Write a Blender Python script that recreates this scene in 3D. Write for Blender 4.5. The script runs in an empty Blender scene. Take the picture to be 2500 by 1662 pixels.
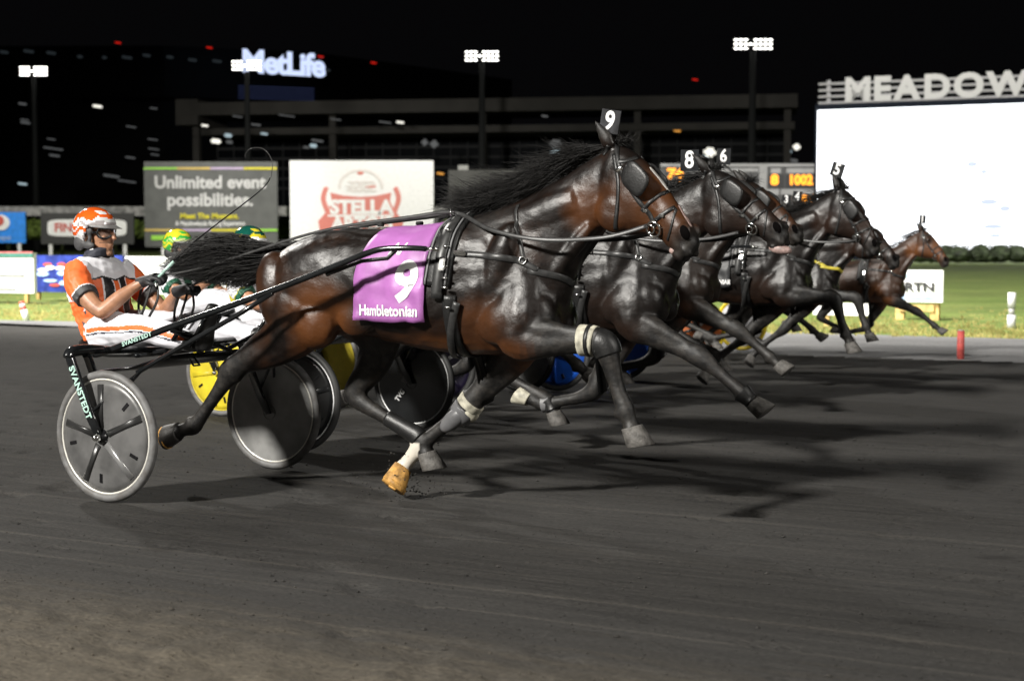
import bpy, bmesh, math, random
from mathutils import Vector, Matrix, noise
from mathutils.bvhtree import BVHTree
R = math.radians
SC = bpy.context.scene
# ---------------------------------------------------------------- camera, night sky, floodlights
F_PX = 3900.0; CAM_H = 1.40; PITCH = math.atan((831 - 597) / F_PX); PSI = R(29)
cam_d = bpy.data.cameras.new('camera'); cam = bpy.data.objects.new('camera', cam_d)
SC.collection.objects.link(cam); SC.camera = cam
cam.location = (0, 0, CAM_H); cam.rotation_euler = (math.pi / 2 - PITCH, 0, 0)
cam_d.sensor_width = 36; cam_d.lens = F_PX / 2500 * 36; cam_d.clip_end = 5000; cam_d.clip_start = 0.05
cam_d.dof.use_dof = True; cam_d.dof.focus_distance = 8.9; cam_d.dof.aperture_fstop = 2.8
world = bpy.data.worlds.new('World'); SC.world = world; world.use_nodes = True
bg = world.node_tree.nodes['Background']
bg.inputs[0].default_value = (0.0052, 0.0050, 0.0058, 1); bg.inputs[1].default_value = 0.34
SC.view_settings.view_transform = 'Standard'; SC.view_settings.look = 'None'
SC.view_settings.exposure = 0.0; SC.view_settings.gamma = 1.0

def flood(name, loc, aim, irr, half_deg, size=1.5, col=(1, .965, .9), blend=.35):
    d = bpy.data.lights.new(name, 'SPOT'); o = bpy.data.objects.new(name, d); SC.collection.objects.link(o)
    v = Vector(aim) - Vector(loc); d.energy = irr * 4 * math.pi * v.length_squared
    d.spot_size = R(2 * half_deg); d.spot_blend = blend; d.shadow_soft_size = size; d.color = col
    o.location = loc; o.rotation_euler = v.to_track_quat('-Z', 'Y').to_euler()
    return o
# the track's own floodlights: the main bank behind the camera on the left, weaker ones farther out, and a few unseen spots added to brighten parts
flood('floodlight_main', (-52, -38, 41), (2, 14, 0), 5.8, 20, 3.6)
flood('fill_right', (50, -40, 36), (2, 13, 0), 1.25, 22, 2.2)  # unseen fill, added to lift the shadows and the driver's front
flood('floodlight_back', (-34, 66, 34), (1, 13, 0), 0.9, 22, 1.6)
flood('floodlight_infield', (-30, 10, 45), (16, 70, 0), 5.0, 34, 1.6)
flood('screen_fill', (6, 96, 34), (42, 146, 9), 2.2, 38, 1.6)  # unseen spot, added to brighten the letters, hedge and grass by the screen
flood('backstretch_spot', (-12, 160, 34), (-6, 212, 3), 2.9, 42, 1.6)
flood('backstretch_spot', (-62, 158, 34), (-58, 212, 3), 2.3, 36, 1.6)  # second unseen spot, added to brighten the signs at far left

# ---------------------------------------------------------------- helpers
UX = Vector((math.cos(PSI), -math.sin(PSI), 0)); VX = Vector((math.sin(PSI), math.cos(PSI), 0))
CAM = Vector((0, 0, CAM_H))
def ray(px, py):
    a = (px - 1250) / F_PX; b = (831 - py) / F_PX; c, s = math.cos(PITCH), math.sin(PITCH)
    return Vector((a, c + b * s, -s + b * c))
def ground(px, py, z=0.0):
    d = ray(px, py); return CAM + d * ((z - CAM_H) / d.z)
def at(px, py, Y):                       # the place point on the plane Y metres out
    d = ray(px, py); return CAM + d * (Y / d.y)
def hgt(py, Y): return at(1250, py, Y).z
def xat(px, Y): return at(px, 597, Y).x

def link(o, parent=None):
    SC.collection.objects.link(o)
    if parent: o.parent = parent
    return o
def tag(o, label=None, cat=None, group=None, kind=None):
    if label: o['label'] = label
    if cat: o['category'] = cat
    if group: o['group'] = group
    if kind: o['kind'] = kind
    return o
def empty(name, loc=(0, 0, 0), rz=0, parent=None):
    o = bpy.data.objects.new(name, None); o.location = loc; o.rotation_euler = (0, 0, rz); o.empty_display_size = .1
    return link(o, parent)
def mesh_of(bm, smooth=True, name='mesh'):
    me = bpy.data.meshes.new(name); bmesh.ops.recalc_face_normals(bm, faces=bm.faces)
    bm.to_mesh(me); bm.free()
    if smooth:
        for p in me.polygons: p.use_smooth = True
    return me
def obj(name, bm, m, parent=None, smooth=False):
    me = bm if isinstance(bm, bpy.types.Mesh) else mesh_of(bm, smooth, name)
    ms = m if isinstance(m, (list, tuple)) else [m]
    if not len(me.materials):
        for k in ms: me.materials.append(k)
    o = bpy.data.objects.new(name, me); return link(o, parent)
def copy_tree(o, parent=None):
    c = o.copy(); SC.collection.objects.link(c)
    if parent: c.parent = parent
    for ch in list(o.children): copy_tree(ch, c)
    return c
def V(*a): return Vector(a)

def loft(bm, rings, n=18, cap=True, pw=2.0):
    """rings: (centre, axis a, axis b) -> closed tube of superellipses"""
    prev = None; first = None
    for c, a, b in rings:
        vs = []
        for i in range(n):
            t = 2 * math.pi * i / n; ct, st = math.cos(t), math.sin(t)
            ct = math.copysign(abs(ct) ** (2 / pw), ct); st = math.copysign(abs(st) ** (2 / pw), st)
            vs.append(bm.verts.new(c + a * ct + b * st))
        if prev:
            for i in range(n): bm.faces.new((prev[i], prev[(i + 1) % n], vs[(i + 1) % n], vs[i]))
        else: first = vs
        prev = vs
    if cap:
        bm.faces.new(first[::-1]); bm.faces.new(prev)
def catmull(P, k=6):
    out = []; n = len(P)
    for i in range(n - 1):
        p0, p1, p2, p3 = P[max(i - 1, 0)], P[i], P[i + 1], P[min(i + 2, n - 1)]
        for j in range(k):
            t = j / k
            out.append(tuple(.5 * ((2 * b) + (-a + c) * t + (2 * a - 5 * b + 4 * c - d) * t * t + (-a + 3 * b - 3 * c + d) * t ** 3)
                             for a, b, c, d in zip(p0, p1, p2, p3)))
    out.append(tuple(P[-1])); return out
def limb(bm, pts, k=5, n=14, side=Vector((0, 1, 0))):
    """pts: (x, y, z, r fore-aft, r lateral) -> tapered limb"""
    P = catmull(pts, k); C = [Vector(p[:3]) for p in P]; rings = []
    for i, p in enumerate(P):
        t = (C[min(i + 1, len(C) - 1)] - C[max(i - 1, 0)]).normalized()
        s = (side - t * side.dot(t)).normalized(); f = t.cross(s)
        rings.append((C[i], f * p[3], s * p[4]))
    loft(bm, rings, n)
def tube(bm, pts, r, n=8, cap=True):
    """r: number or list"""
    C = [Vector(p) for p in pts]; rings = []; up = Vector((0.13, .2, 1)).normalized()
    for i, c in enumerate(C):
        t = (C[min(i + 1, len(C) - 1)] - C[max(i - 1, 0)])
        t = t.normalized() if t.length > 1e-9 else Vector((1, 0, 0))
        a = up - t * up.dot(t)
        if a.length < 1e-3: a = Vector((1, 0, 0)) - t * t.x
        a.normalize(); b = t.cross(a); up = a
        rr = r[i] if isinstance(r, (list, tuple)) else r
        rings.append((c, a * rr, b * rr))
    loft(bm, rings, n, cap)
def ribbon(bm, pts, nrm, width, thick):
    """flat strap along pts, lying on the surface whose normals are nrm"""
    rings = []
    for i, c in enumerate(pts):
        t = (pts[min(i + 1, len(pts) - 1)] - pts[max(i - 1, 0)])
        t = t.normalized() if t.length > 1e-9 else Vector((1, 0, 0))
        n_ = nrm[i] - t * nrm[i].dot(t); n_.normalize(); s = t.cross(n_)
        w = width[i] if isinstance(width, (list, tuple)) else width
        rings.append((c, s * w / 2, n_ * thick / 2))
    loft(bm, rings, 8, True, 4.0)
def ball(bm, c, r, rot=None, sub=2):
    ret = bmesh.ops.create_icosphere(bm, subdivisions=sub, radius=1.0)
    m = Matrix.Translation(Vector(c)) @ (rot.to_matrix().to_4x4() if rot else Matrix()) @ Matrix.Diagonal((r[0], r[1], r[2], 1)) if not isinstance(r, (int, float)) \
        else Matrix.Translation(Vector(c)) @ Matrix.Scale(r, 4)
    bmesh.ops.transform(bm, matrix=m, verts=ret['verts'])
def box(bm, c, s, rz=0, rx=0, ry=0, bev=0):
    ret = bmesh.ops.create_cube(bm, size=1.0)
    from mathutils import Euler
    m = Matrix.Translation(Vector(c)) @ Euler((rx, ry, rz)).to_matrix().to_4x4() @ Matrix.Diagonal((s[0], s[1], s[2], 1))
    bmesh.ops.transform(bm, matrix=m, verts=ret['verts'])
    if bev:
        es = list({e for v in ret['verts'] for e in v.link_edges})
        bmesh.ops.bevel(bm, geom=es, offset=bev, segments=2, affect='EDGES')
def torus(bm, c, axis, R_, r, n=48, k=10, sx=1.0):
    """ring round axis; sx stretches the section along the axis"""
    axis = Vector(axis).normalized(); a = axis.orthogonal().normalized(); b = axis.cross(a); g = []
    for i in range(n):
        t = 2 * math.pi * i / n; d = a * math.cos(t) + b * math.sin(t)
        g.append([bm.verts.new(Vector(c) + d * (R_ + r * math.cos(2 * math.pi * j / k)) + axis * (r * sx * math.sin(2 * math.pi * j / k))) for j in range(k)])
    for i in range(n):
        for j in range(k):
            bm.faces.new((g[i][j], g[(i + 1) % n][j], g[(i + 1) % n][(j + 1) % k], g[i][(j + 1) % k]))
def disc(bm, c, axis, prof, n=48):
    """lathe: prof = list of (radius, offset along axis)"""
    axis = Vector(axis).normalized(); a = axis.orthogonal().normalized(); b = axis.cross(a); prev = None
    for r, h in prof:
        if r < 1e-6: cur = [bm.verts.new(Vector(c) + axis * h)]
        else: cur = [bm.verts.new(Vector(c) + axis * h + (a * math.cos(2 * math.pi * i / n) + b * math.sin(2 * math.pi * i / n)) * r) for i in range(n)]
        if prev:
            for i in range(n):
                p = [prev[i % len(prev)], prev[(i + 1) % len(prev)], cur[(i + 1) % len(cur)], cur[i % len(cur)]]
                q = []
                for x in p:
                    if x not in q: q.append(x)
                if len(q) > 2:
                    try: bm.faces.new(q)
                    except ValueError: pass
        prev = cur
def remeshed(bm, voxel, smooth=4, fac=.5):
    me = bpy.data.meshes.new('tmp'); bmesh.ops.recalc_face_normals(bm, faces=bm.faces); bm.to_mesh(me); bm.free()
    o = bpy.data.objects.new('tmp', me); SC.collection.objects.link(o)
    m = o.modifiers.new('r', 'REMESH'); m.mode = 'VOXEL'; m.voxel_size = voxel; m.use_smooth_shade = True
    if smooth:
        s = o.modifiers.new('s', 'SMOOTH'); s.iterations = smooth; s.factor = fac
    dg = bpy.context.evaluated_depsgraph_get(); dg.update()
    out = bpy.data.meshes.new_from_object(o.evaluated_get(dg))
    bpy.data.objects.remove(o); bpy.data.meshes.remove(me)
    for p in out.polygons: p.use_smooth = True
    return out
def displace(me, fn):
    cs = [v.co.copy() for v in me.vertices]; ns = [v.normal.copy() for v in me.vertices]; out = []
    for p, n in zip(cs, ns): out.extend(p + n * fn(p))
    me.vertices.foreach_set('co', out); me.update()
def octa(bm, c, a, b, h):
    c = Vector(c); q = [bm.verts.new(c + Vector(d)) for d in ((a, 0, 0), (0, b, 0), (-a, 0, 0), (0, -b, 0), (0, 0, h), (0, 0, -h))]
    for i in range(4): bm.faces.new((q[i], q[(i + 1) % 4], q[4])); bm.faces.new((q[(i + 1) % 4], q[i], q[5]))
def bvh_of(me): return BVHTree.FromPolygons([v.co for v in me.vertices], [tuple(p.vertices) for p in me.polygons])
def hit(bvh, x, z, side=-1, off=.004):
    h = bvh.ray_cast(Vector((x, side * 2.0, z)), Vector((0, -side, 0)))
    if h[0] is None:
        h = bvh.find_nearest(Vector((x, side * .12, z)))
    n = h[1]
    if n.y * side < 0: n = -n
    return h[0] + n * off, n
def wrapx(bvh, x, ang, zc=1.15, off=.004, dx=0.0):
    """surface point at body station x, looking in from angle ang (0 = top, 90 = far side, -90 = near side)"""
    d = Vector((0, math.sin(ang), math.cos(ang))); o = Vector((x, 0, zc)) + d * 1.2
    h = bvh.ray_cast(o, -d)
    if h[0] is None: return Vector((x, 0, zc)) + d * .25, d
    n = h[1]
    if n.dot(d) < 0: n = -n
    return h[0] + n * off, n
def text_bm(s, size, bold=0.0, align='CENTER', sx=1.0, spacing=1.0, shear=0.0, extrude=0.0):
    cu = bpy.data.curves.new('txt', 'FONT'); cu.body = s; cu.size = size; cu.offset = bold * size; cu.align_x = align; cu.align_y = 'CENTER'
    cu.space_character = spacing; cu.shear = shear; cu.extrude = extrude; cu.resolution_u = 4
    o = bpy.data.objects.new('txt', cu); SC.collection.objects.link(o)
    dg = bpy.context.evaluated_depsgraph_get(); dg.update()
    me = bpy.data.meshes.new_from_object(o.evaluated_get(dg)); bpy.data.objects.remove(o); bpy.data.curves.remove(cu)
    bm = bmesh.new(); bm.from_mesh(me); bpy.data.meshes.remove(me)
    if sx != 1.0: bmesh.ops.scale(bm, vec=(sx, 1, 1), verts=bm.verts)
    return bm
def cut_grid(bm, step):
    xs = [v.co.x for v in bm.verts]; ys = [v.co.y for v in bm.verts]
    for ax, vals in ((0, xs), (1, ys)):
        q = math.floor(min(vals) / step) * step
        while q < max(vals):
            co = Vector((q, 0, 0)) if ax == 0 else Vector((0, q, 0)); no = Vector((1, 0, 0)) if ax == 0 else Vector((0, 1, 0))
            bmesh.ops.bisect_plane(bm, geom=bm.verts[:] + bm.edges[:] + bm.faces[:], plane_co=co, plane_no=no)
            q += step
def place(bm, fn):
    for v in bm.verts: v.co = fn(v.co.x, v.co.y, v.co.z)
    return bm
def letters(name, s, size, m, parent, origin, xd, yd, bold=.02, sx=1.0, align='CENTER', spacing=1.0, depth=.004, shear=0.0):
    """flat raised lettering in the plane (origin, xd, yd)"""
    bm = text_bm(s, size, bold, align, sx, spacing, shear, depth / 2)
    o3, xd, yd = Vector(origin), Vector(xd).normalized(), Vector(yd).normalized(); zd = xd.cross(yd)
    place(bm, lambda x, y, z: o3 + xd * x + yd * y + zd * (z + depth / 2))
    return obj(name, bm, m, parent)

# ---------------------------------------------------------------- materials
def new_mat(name):
    m = bpy.data.materials.new(name); m.use_nodes = True
    nt = m.node_tree; return m, nt, nt.nodes['Principled BSDF']
def mat(name, col, rough=.5, metal=0.0, vary=.12, scale=12.0, bump=0.0, spec=.5, coat=0.0, bscale=None, emit=None, estr=0.0, dirt=None):
    m, nt, b = new_mat(name); N, Lk = nt.nodes, nt.links
    tc = N.new('ShaderNodeTexCoord'); no = N.new('ShaderNodeTexNoise'); no.inputs['Scale'].default_value = scale; no.inputs['Detail'].default_value = 5
    Lk.new(tc.outputs['Object'], no.inputs['Vector'])
    mx = N.new('ShaderNodeMix'); mx.data_type = 'RGBA'
    c = Vector(col[:3]); d = Vector(dirt) if dirt else c * (1 - vary * 2)
    mx.inputs[6].default_value = (*d, 1); mx.inputs[7].default_value = (*(c * (1 + (0 if dirt else vary))), 1)
    rp = N.new('ShaderNodeValToRGB'); rp.color_ramp.elements[0].position = .3; rp.color_ramp.elements[1].position = .62
    Lk.new(no.outputs['Fac'], rp.inputs[0]); Lk.new(rp.outputs[0], mx.inputs[0]); Lk.new(mx.outputs[2], b.inputs['Base Color'])
    b.inputs['Roughness'].default_value = rough; b.inputs['Metallic'].default_value = metal
    b.inputs['Specular IOR Level'].default_value = spec; b.inputs['Coat Weight'].default_value = coat
    if bump:
        n2 = N.new('ShaderNodeTexNoise'); n2.inputs['Scale'].default_value = bscale or scale * 4; n2.inputs['Detail'].default_value = 4
        Lk.new(tc.outputs['Object'], n2.inputs['Vector'])
        bp = N.new('ShaderNodeBump'); bp.inputs['Strength'].default_value = bump; bp.inputs['Distance'].default_value = .01
        Lk.new(n2.outputs['Fac'], bp.inputs['Height']); Lk.new(bp.outputs[0], b.inputs['Normal'])
    if emit:
        b.inputs['Emission Color'].default_value = (*emit, 1); b.inputs['Emission Strength'].default_value = estr
    return m
def glow(name, col, s):
    m, nt, b = new_mat(name); b.inputs['Base Color'].default_value = (.02, .02, .02, 1)
    b.inputs['Emission Color'].default_value = (*col, 1); b.inputs['Emission Strength'].default_value = s; return m
def coat_mat(name, dark, brown, black, rough=.36, patch=.26):
    """wet horse coat: attribute 'coat' r = brown zones, g = black points, b = white marking"""
    m, nt, b = new_mat(name); N, Lk = nt.nodes, nt.links
    at_ = N.new('ShaderNodeAttribute'); at_.attribute_name = 'coat'; sp = N.new('ShaderNodeSeparateColor'); Lk.new(at_.outputs['Color'], sp.inputs[0])
    tc = N.new('ShaderNodeTexCoord'); no = N.new('ShaderNodeTexNoise'); no.inputs['Scale'].default_value = 5; no.inputs['Detail'].default_value = 6; no.inputs['Roughness'].default_value = .6
    Lk.new(tc.outputs['Object'], no.inputs['Vector'])
    ma = N.new('ShaderNodeMath'); ma.operation = 'MULTIPLY_ADD'; ma.inputs[1].default_value = 1.7; ma.inputs[2].default_value = -.85; Lk.new(no.outputs['Fac'], ma.inputs[0])
    ad = N.new('ShaderNodeMath'); ad.operation = 'MULTIPLY_ADD'; ad.use_clamp = True; ad.inputs[1].default_value = patch * 2
    Lk.new(ma.outputs[0], ad.inputs[0]); Lk.new(sp.outputs[0], ad.inputs[2])
    m1 = N.new('ShaderNodeMix'); m1.data_type = 'RGBA'; m1.inputs[6].default_value = (*dark, 1); m1.inputs[7].default_value = (*brown, 1); Lk.new(ad.outputs[0], m1.inputs[0])
    m2 = N.new('ShaderNodeMix'); m2.data_type = 'RGBA'; Lk.new(m1.outputs[2], m2.inputs[6])
    dn = N.new('ShaderNodeTexNoise'); dn.inputs['Scale'].default_value = 16; dn.inputs['Detail'].default_value = 6; dn.inputs['Roughness'].default_value = .7; Lk.new(tc.outputs['Object'], dn.inputs['Vector'])
    dr = N.new('ShaderNodeValToRGB'); dr.color_ramp.elements[0].position = .42; dr.color_ramp.elements[0].color = (*black, 1); dr.color_ramp.elements[1].position = .72; dr.color_ramp.elements[1].color = (.034, .030, .026, 1); Lk.new(dn.outputs['Fac'], dr.inputs[0]); Lk.new(dr.outputs[0], m2.inputs[7]); Lk.new(sp.outputs[1], m2.inputs[0])
    m3 = N.new('ShaderNodeMix'); m3.data_type = 'RGBA'; Lk.new(m2.outputs[2], m3.inputs[6]); m3.inputs[7].default_value = (.55, .51, .44, 1); Lk.new(sp.outputs[2], m3.inputs[0])
    Lk.new(m3.outputs[2], b.inputs['Base Color'])
    b.inputs['Specular IOR Level'].default_value = .45
    b.inputs['Sheen Weight'].default_value = .0
    mp = N.new('ShaderNodeMapping'); mp.inputs['Scale'].default_value = (3, 3, 4); Lk.new(tc.outputs['Object'], mp.inputs['Vector'])
    n2 = N.new('ShaderNodeTexNoise'); n2.inputs['Scale'].default_value = 7; n2.inputs['Detail'].default_value = 6; n2.inputs['Roughness'].default_value = .65; Lk.new(mp.outputs[0], n2.inputs['Vector'])
    mr = N.new('ShaderNodeMapRange'); mr.inputs[1].default_value = .3; mr.inputs[2].default_value = .7; mr.inputs[3].default_value = rough - .05; mr.inputs[4].default_value = rough + .13
    n5 = N.new('ShaderNodeTexNoise'); n5.inputs['Scale'].default_value = 11; n5.inputs['Detail'].default_value = 8; n5.inputs['Roughness'].default_value = .7; Lk.new(tc.outputs['Object'], n5.inputs['Vector'])
    Lk.new(n5.outputs['Fac'], mr.inputs[0]); rl = N.new('ShaderNodeMath'); rl.operation = 'MULTIPLY_ADD'; rl.inputs[1].default_value = .16; Lk.new(sp.outputs[1], rl.inputs[0]); Lk.new(mr.outputs[0], rl.inputs[2]); Lk.new(rl.outputs[0], b.inputs['Roughness'])
    bp = N.new('ShaderNodeBump'); bp.inputs['Strength'].default_value = .34; bp.inputs['Distance'].default_value = .010
    n4 = N.new('ShaderNodeTexNoise'); n4.inputs['Scale'].default_value = 75; n4.inputs['Detail'].default_value = 3; Lk.new(mp.outputs[0], n4.inputs['Vector'])
    a4 = N.new('ShaderNodeMath'); a4.operation = 'MULTIPLY_ADD'; a4.inputs[1].default_value = .16; Lk.new(n4.outputs['Fac'], a4.inputs[0]); Lk.new(n2.outputs['Fac'], a4.inputs[2])
    Lk.new(a4.outputs[0], bp.inputs['Height']); Lk.new(bp.outputs[0], b.inputs['Normal'])
    return m
M = {}
def defmats():
    M['leather'] = mat('black_leather', (.012, .012, .012), .42, vary=.2, scale=30, bump=.15)
    M['strap'] = mat('grey_black_strap', (.028, .028, .028), .4, vary=.2, scale=30)
    M['edge'] = mat('grey_binding', (.16, .16, .165), .5)
    M['metal'] = mat('chrome', (.8, .8, .78), .18, 1.0, vary=.03)
    M['hair'] = mat('black_hair', (.0065, .006, .0056), .55, vary=.2, scale=8, spec=.3)
    M['hoof'] = mat('grey_hoof', (.12, .113, .105), .65, bump=.5, scale=30, dirt=(.045, .042, .038))
    M['hoofdark'] = mat('dark_hoof', (.03, .028, .026), .5, bump=.3, scale=40)
    M['sole'] = mat('ochre_hoof_sole', (.42, .22, .05), .6, vary=.35, scale=25, bump=.4)
    M['white'] = mat('white_paint', (.8, .8, .8), .45, vary=.03)
    M['black'] = mat('black_paint', (.008, .008, .009), .25, vary=.2)
    M['gloss'] = mat('glossy_black_tube', (.010, .011, .012), .16, vary=.2, spec=.7)
    M['tyre'] = mat('pale_grey_tyre', (.15, .15, .15), .6, vary=.2, scale=20, dirt=(.09, .085, .08))
    M['tyredark'] = mat('dark_tyre', (.03, .03, .03), .6)
    M['rim'] = mat('bare_rim', (.74, .72, .66), .35, 0.2, vary=.06)
    M['nostril'] = mat('nostril_black', (.002, .0015, .0015), .9, spec=.05)
    M['white2'] = mat('white_hair', (.50, .48, .45), .5, vary=.15, scale=30); M['yellow'] = mat('yellow_webbing', (.50, .42, .05), .5, vary=.15)
    M['eye'] = mat('horse_eye', (.006, .004, .003), .05, spec=.8)
    M['pink'] = mat('pink_muzzle_skin', (.30, .21, .19), .5, vary=.3, scale=40)
    M['plate'] = mat('black_number_plate', (.012, .013, .015), .3, vary=.3)
    M['plategrey'] = mat('grey_number_plate', (.035, .036, .04), .3, vary=.3)  # greyer plate, worn by the nearest horse
    M['boot'] = mat('cream_boot', (.42, .40, .32), .6, vary=.25, scale=25)
    M['bootgrey'] = mat('grey_boot_shell', (.12, .12, .125), .32, vary=.12)
    M['skin'] = mat('skin', (.38, .19, .11), .45, vary=.12, scale=25, bump=.1)
    M['glove'] = mat('black_glove', (.02, .02, .022), .55, vary=.2, scale=40, bump=.3)
defmats()
# ---------------------------------------------------------------- ground
TR = math.atan2(UX.y, UX.x)
def ground_mat(name, c1, c2, c3, stretch=(3.0, 14.0), bump=.5, loose=None, rough=.9, fine=90, lines_=None):
    m, nt, b = new_mat(name); N, Lk = nt.nodes, nt.links
    tc = N.new('ShaderNodeTexCoord'); mp = N.new('ShaderNodeMapping'); mp.vector_type = 'POINT'
    mp.inputs['Rotation'].default_value = (0, 0, -TR); Lk.new(tc.outputs['Object'], mp.inputs['Vector'])
    ms = N.new('ShaderNodeMapping'); ms.inputs['Scale'].default_value = (stretch[0], stretch[1], 1); Lk.new(mp.outputs[0], ms.inputs['Vector'])
    n1 = N.new('ShaderNodeTexNoise'); n1.inputs['Scale'].default_value = 1.0; n1.inputs['Detail'].default_value = 9; n1.inputs['Roughness'].default_value = .66; Lk.new(ms.outputs[0], n1.inputs['Vector'])
    n2 = N.new('ShaderNodeTexNoise'); n2.inputs['Scale'].default_value = .35; n2.inputs['Detail'].default_value = 4; Lk.new(mp.outputs[0], n2.inputs['Vector'])
    n3 = N.new('ShaderNodeTexNoise'); n3.inputs['Scale'].default_value = fine; n3.inputs['Detail'].default_value = 4; n3.inputs['Roughness'].default_value = .6; m9 = N.new('ShaderNodeMapping'); m9.inputs['Scale'].default_value = (.42, 1.25, 1); Lk.new(mp.outputs[0], m9.inputs['Vector']); Lk.new(m9.outputs[0], n3.inputs['Vector'])
    r1 = N.new('ShaderNodeValToRGB'); e = r1.color_ramp.elements; e[0].position = .30; e[0].color = (*c1, 1); e[1].position = .68; e[1].color = (*c3, 1)
    k = r1.color_ramp.elements.new(.48); k.color = (*c2, 1); Lk.new(n1.outputs['Fac'], r1.inputs[0])
    mx = N.new('ShaderNodeMix'); mx.data_type = 'RGBA'; mx.blend_type = 'MULTIPLY'; mx.inputs[0].default_value = .8
    r2 = N.new('ShaderNodeMapRange'); r2.inputs[1].default_value = .3; r2.inputs[2].default_value = .7; r2.inputs[3].default_value = .72; r2.inputs[4].default_value = 1.2
    Lk.new(n2.outputs['Fac'], r2.inputs[0]); Lk.new(r1.outputs[0], mx.inputs[6]); Lk.new(r2.outputs[0], mx.inputs[7]); col = mx.outputs[2]
    m3 = N.new('ShaderNodeMix'); m3.data_type = 'RGBA'; m3.blend_type = 'MULTIPLY'; m3.inputs[0].default_value = .7
    r3 = N.new('ShaderNodeMapRange'); r3.inputs[1].default_value = .3; r3.inputs[2].default_value = .7; r3.inputs[3].default_value = .36; r3.inputs[4].default_value = 1.66
    Lk.new(n3.outputs['Fac'], r3.inputs[0]); Lk.new(col, m3.inputs[6]); Lk.new(r3.outputs[0], m3.inputs[7]); col = m3.outputs[2]
    if lines_:                                    # pale scraped lines left by the harrow, and hoof dents with their shade put into the colour
        sx0 = N.new('ShaderNodeSeparateXYZ'); Lk.new(mp.outputs[0], sx0.inputs[0])
        wob = N.new('ShaderNodeMath'); wob.operation = 'MULTIPLY_ADD'; wob.inputs[1].default_value = .10; Lk.new(n2.outputs['Fac'], wob.inputs[0]); Lk.new(sx0.outputs[1], wob.inputs[2])
        for s0, wd, st in lines_:
            a1 = N.new('ShaderNodeMath'); a1.operation = 'SUBTRACT'; a1.inputs[1].default_value = s0 + .05; Lk.new(wob.outputs[0], a1.inputs[0])
            a2 = N.new('ShaderNodeMath'); a2.operation = 'ABSOLUTE'; Lk.new(a1.outputs[0], a2.inputs[0])
            a3 = N.new('ShaderNodeMapRange'); a3.inputs[1].default_value = 0; a3.inputs[2].default_value = wd; a3.inputs[3].default_value = st; a3.inputs[4].default_value = 0; Lk.new(a2.outputs[0], a3.inputs[0])
            ml = N.new('ShaderNodeMath'); ml.operation = 'MULTIPLY'; Lk.new(a3.outputs[0], ml.inputs[0]); Lk.new(r3.outputs[0], ml.inputs[1])
            mm = N.new('ShaderNodeMix'); mm.data_type = 'RGBA'; Lk.new(ml.outputs[0], mm.inputs[0]); Lk.new(col, mm.inputs[6]); mm.inputs[7].default_value = (.085, .078, .068, 1); col = mm.outputs[2]
        md = N.new('ShaderNodeMapping'); md.inputs['Scale'].default_value = (1.5, 4.2, 1); Lk.new(mp.outputs[0], md.inputs['Vector'])
        nd = N.new('ShaderNodeTexNoise'); nd.inputs['Scale'].default_value = 1; nd.inputs['Detail'].default_value = 5; nd.inputs['Roughness'].default_value = .6; Lk.new(md.outputs[0], nd.inputs['Vector'])
        rd = N.new('ShaderNodeMapRange'); rd.inputs[1].default_value = .64; rd.inputs[2].default_value = .71; rd.inputs[3].default_value = 0; rd.inputs[4].default_value = .75; Lk.new(nd.outputs['Fac'], rd.inputs[0])
        mm = N.new('ShaderNodeMix'); mm.data_type = 'RGBA'; Lk.new(rd.outputs[0], mm.inputs[0]); Lk.new(col, mm.inputs[6]); mm.inputs[7].default_value = (.014, .013, .012, 1); col = mm.outputs[2]
    if loose:                                     # paler loose sand outside the harrowed lane
        sx = N.new('ShaderNodeSeparateXYZ'); Lk.new(mp.outputs[0], sx.inputs[0])
        ad = N.new('ShaderNodeMath'); ad.operation = 'MULTIPLY_ADD'; ad.inputs[1].default_value = 1.6; Lk.new(n1.outputs['Fac'], ad.inputs[0]); Lk.new(sx.outputs[1], ad.inputs[2])
        rl = N.new('ShaderNodeMapRange'); rl.inputs[1].default_value = loose[0] + .8; rl.inputs[2].default_value = loose[1] + .8; rl.inputs[3].default_value = .8; rl.inputs[4].default_value = 0
        Lk.new(ad.outputs[0], rl.inputs[0]); m4 = N.new('ShaderNodeMix'); m4.data_type = 'RGBA'; Lk.new(rl.outputs[0], m4.inputs[0]); Lk.new(col, m4.inputs[6])
        m5 = N.new('ShaderNodeMix'); m5.data_type = 'RGBA'; m5.blend_type = 'MULTIPLY'; m5.inputs[0].default_value = .8; m5.inputs[6].default_value = (*loose[2], 1); Lk.new(r3.outputs[0], m5.inputs[7]); Lk.new(m5.outputs[2], m4.inputs[7]); col = m4.outputs[2]
    Lk.new(col, b.inputs['Base Color']); b.inputs['Roughness'].default_value = rough; b.inputs['Specular IOR Level'].default_value = .25
    bp = N.new('ShaderNodeBump'); bp.inputs['Strength'].default_value = bump; bp.inputs['Distance'].default_value = .03
    am = N.new('ShaderNodeMath'); am.operation = 'MULTIPLY_ADD'; am.inputs[1].default_value = .35; Lk.new(n3.outputs['Fac'], am.inputs[0]); Lk.new(n1.outputs['Fac'], am.inputs[2])
    Lk.new(am.outputs[0], bp.inputs['Height']); Lk.new(bp.outputs[0], b.inputs['Normal'])
    return m
M['dirt'] = ground_mat('track_stonedust', (.023, .022, .0208), (.034, .0325, .0305), (.046, .0435, .040), (1.1, 15), .55, (4.0, 5.0, (.105, .090, .068)), .9, 90, [(5.58, .028, .5), (5.22, .022, .42), (4.75, .03, .3), (6.5, .025, .3), (7.6, .04, .3), (5.9, .015, .25)])
M['apron'] = ground_mat('grey_apron', (.125, .125, .125), (.155, .155, .158), (.185, .185, .185), (.5, 4), .2)
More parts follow.
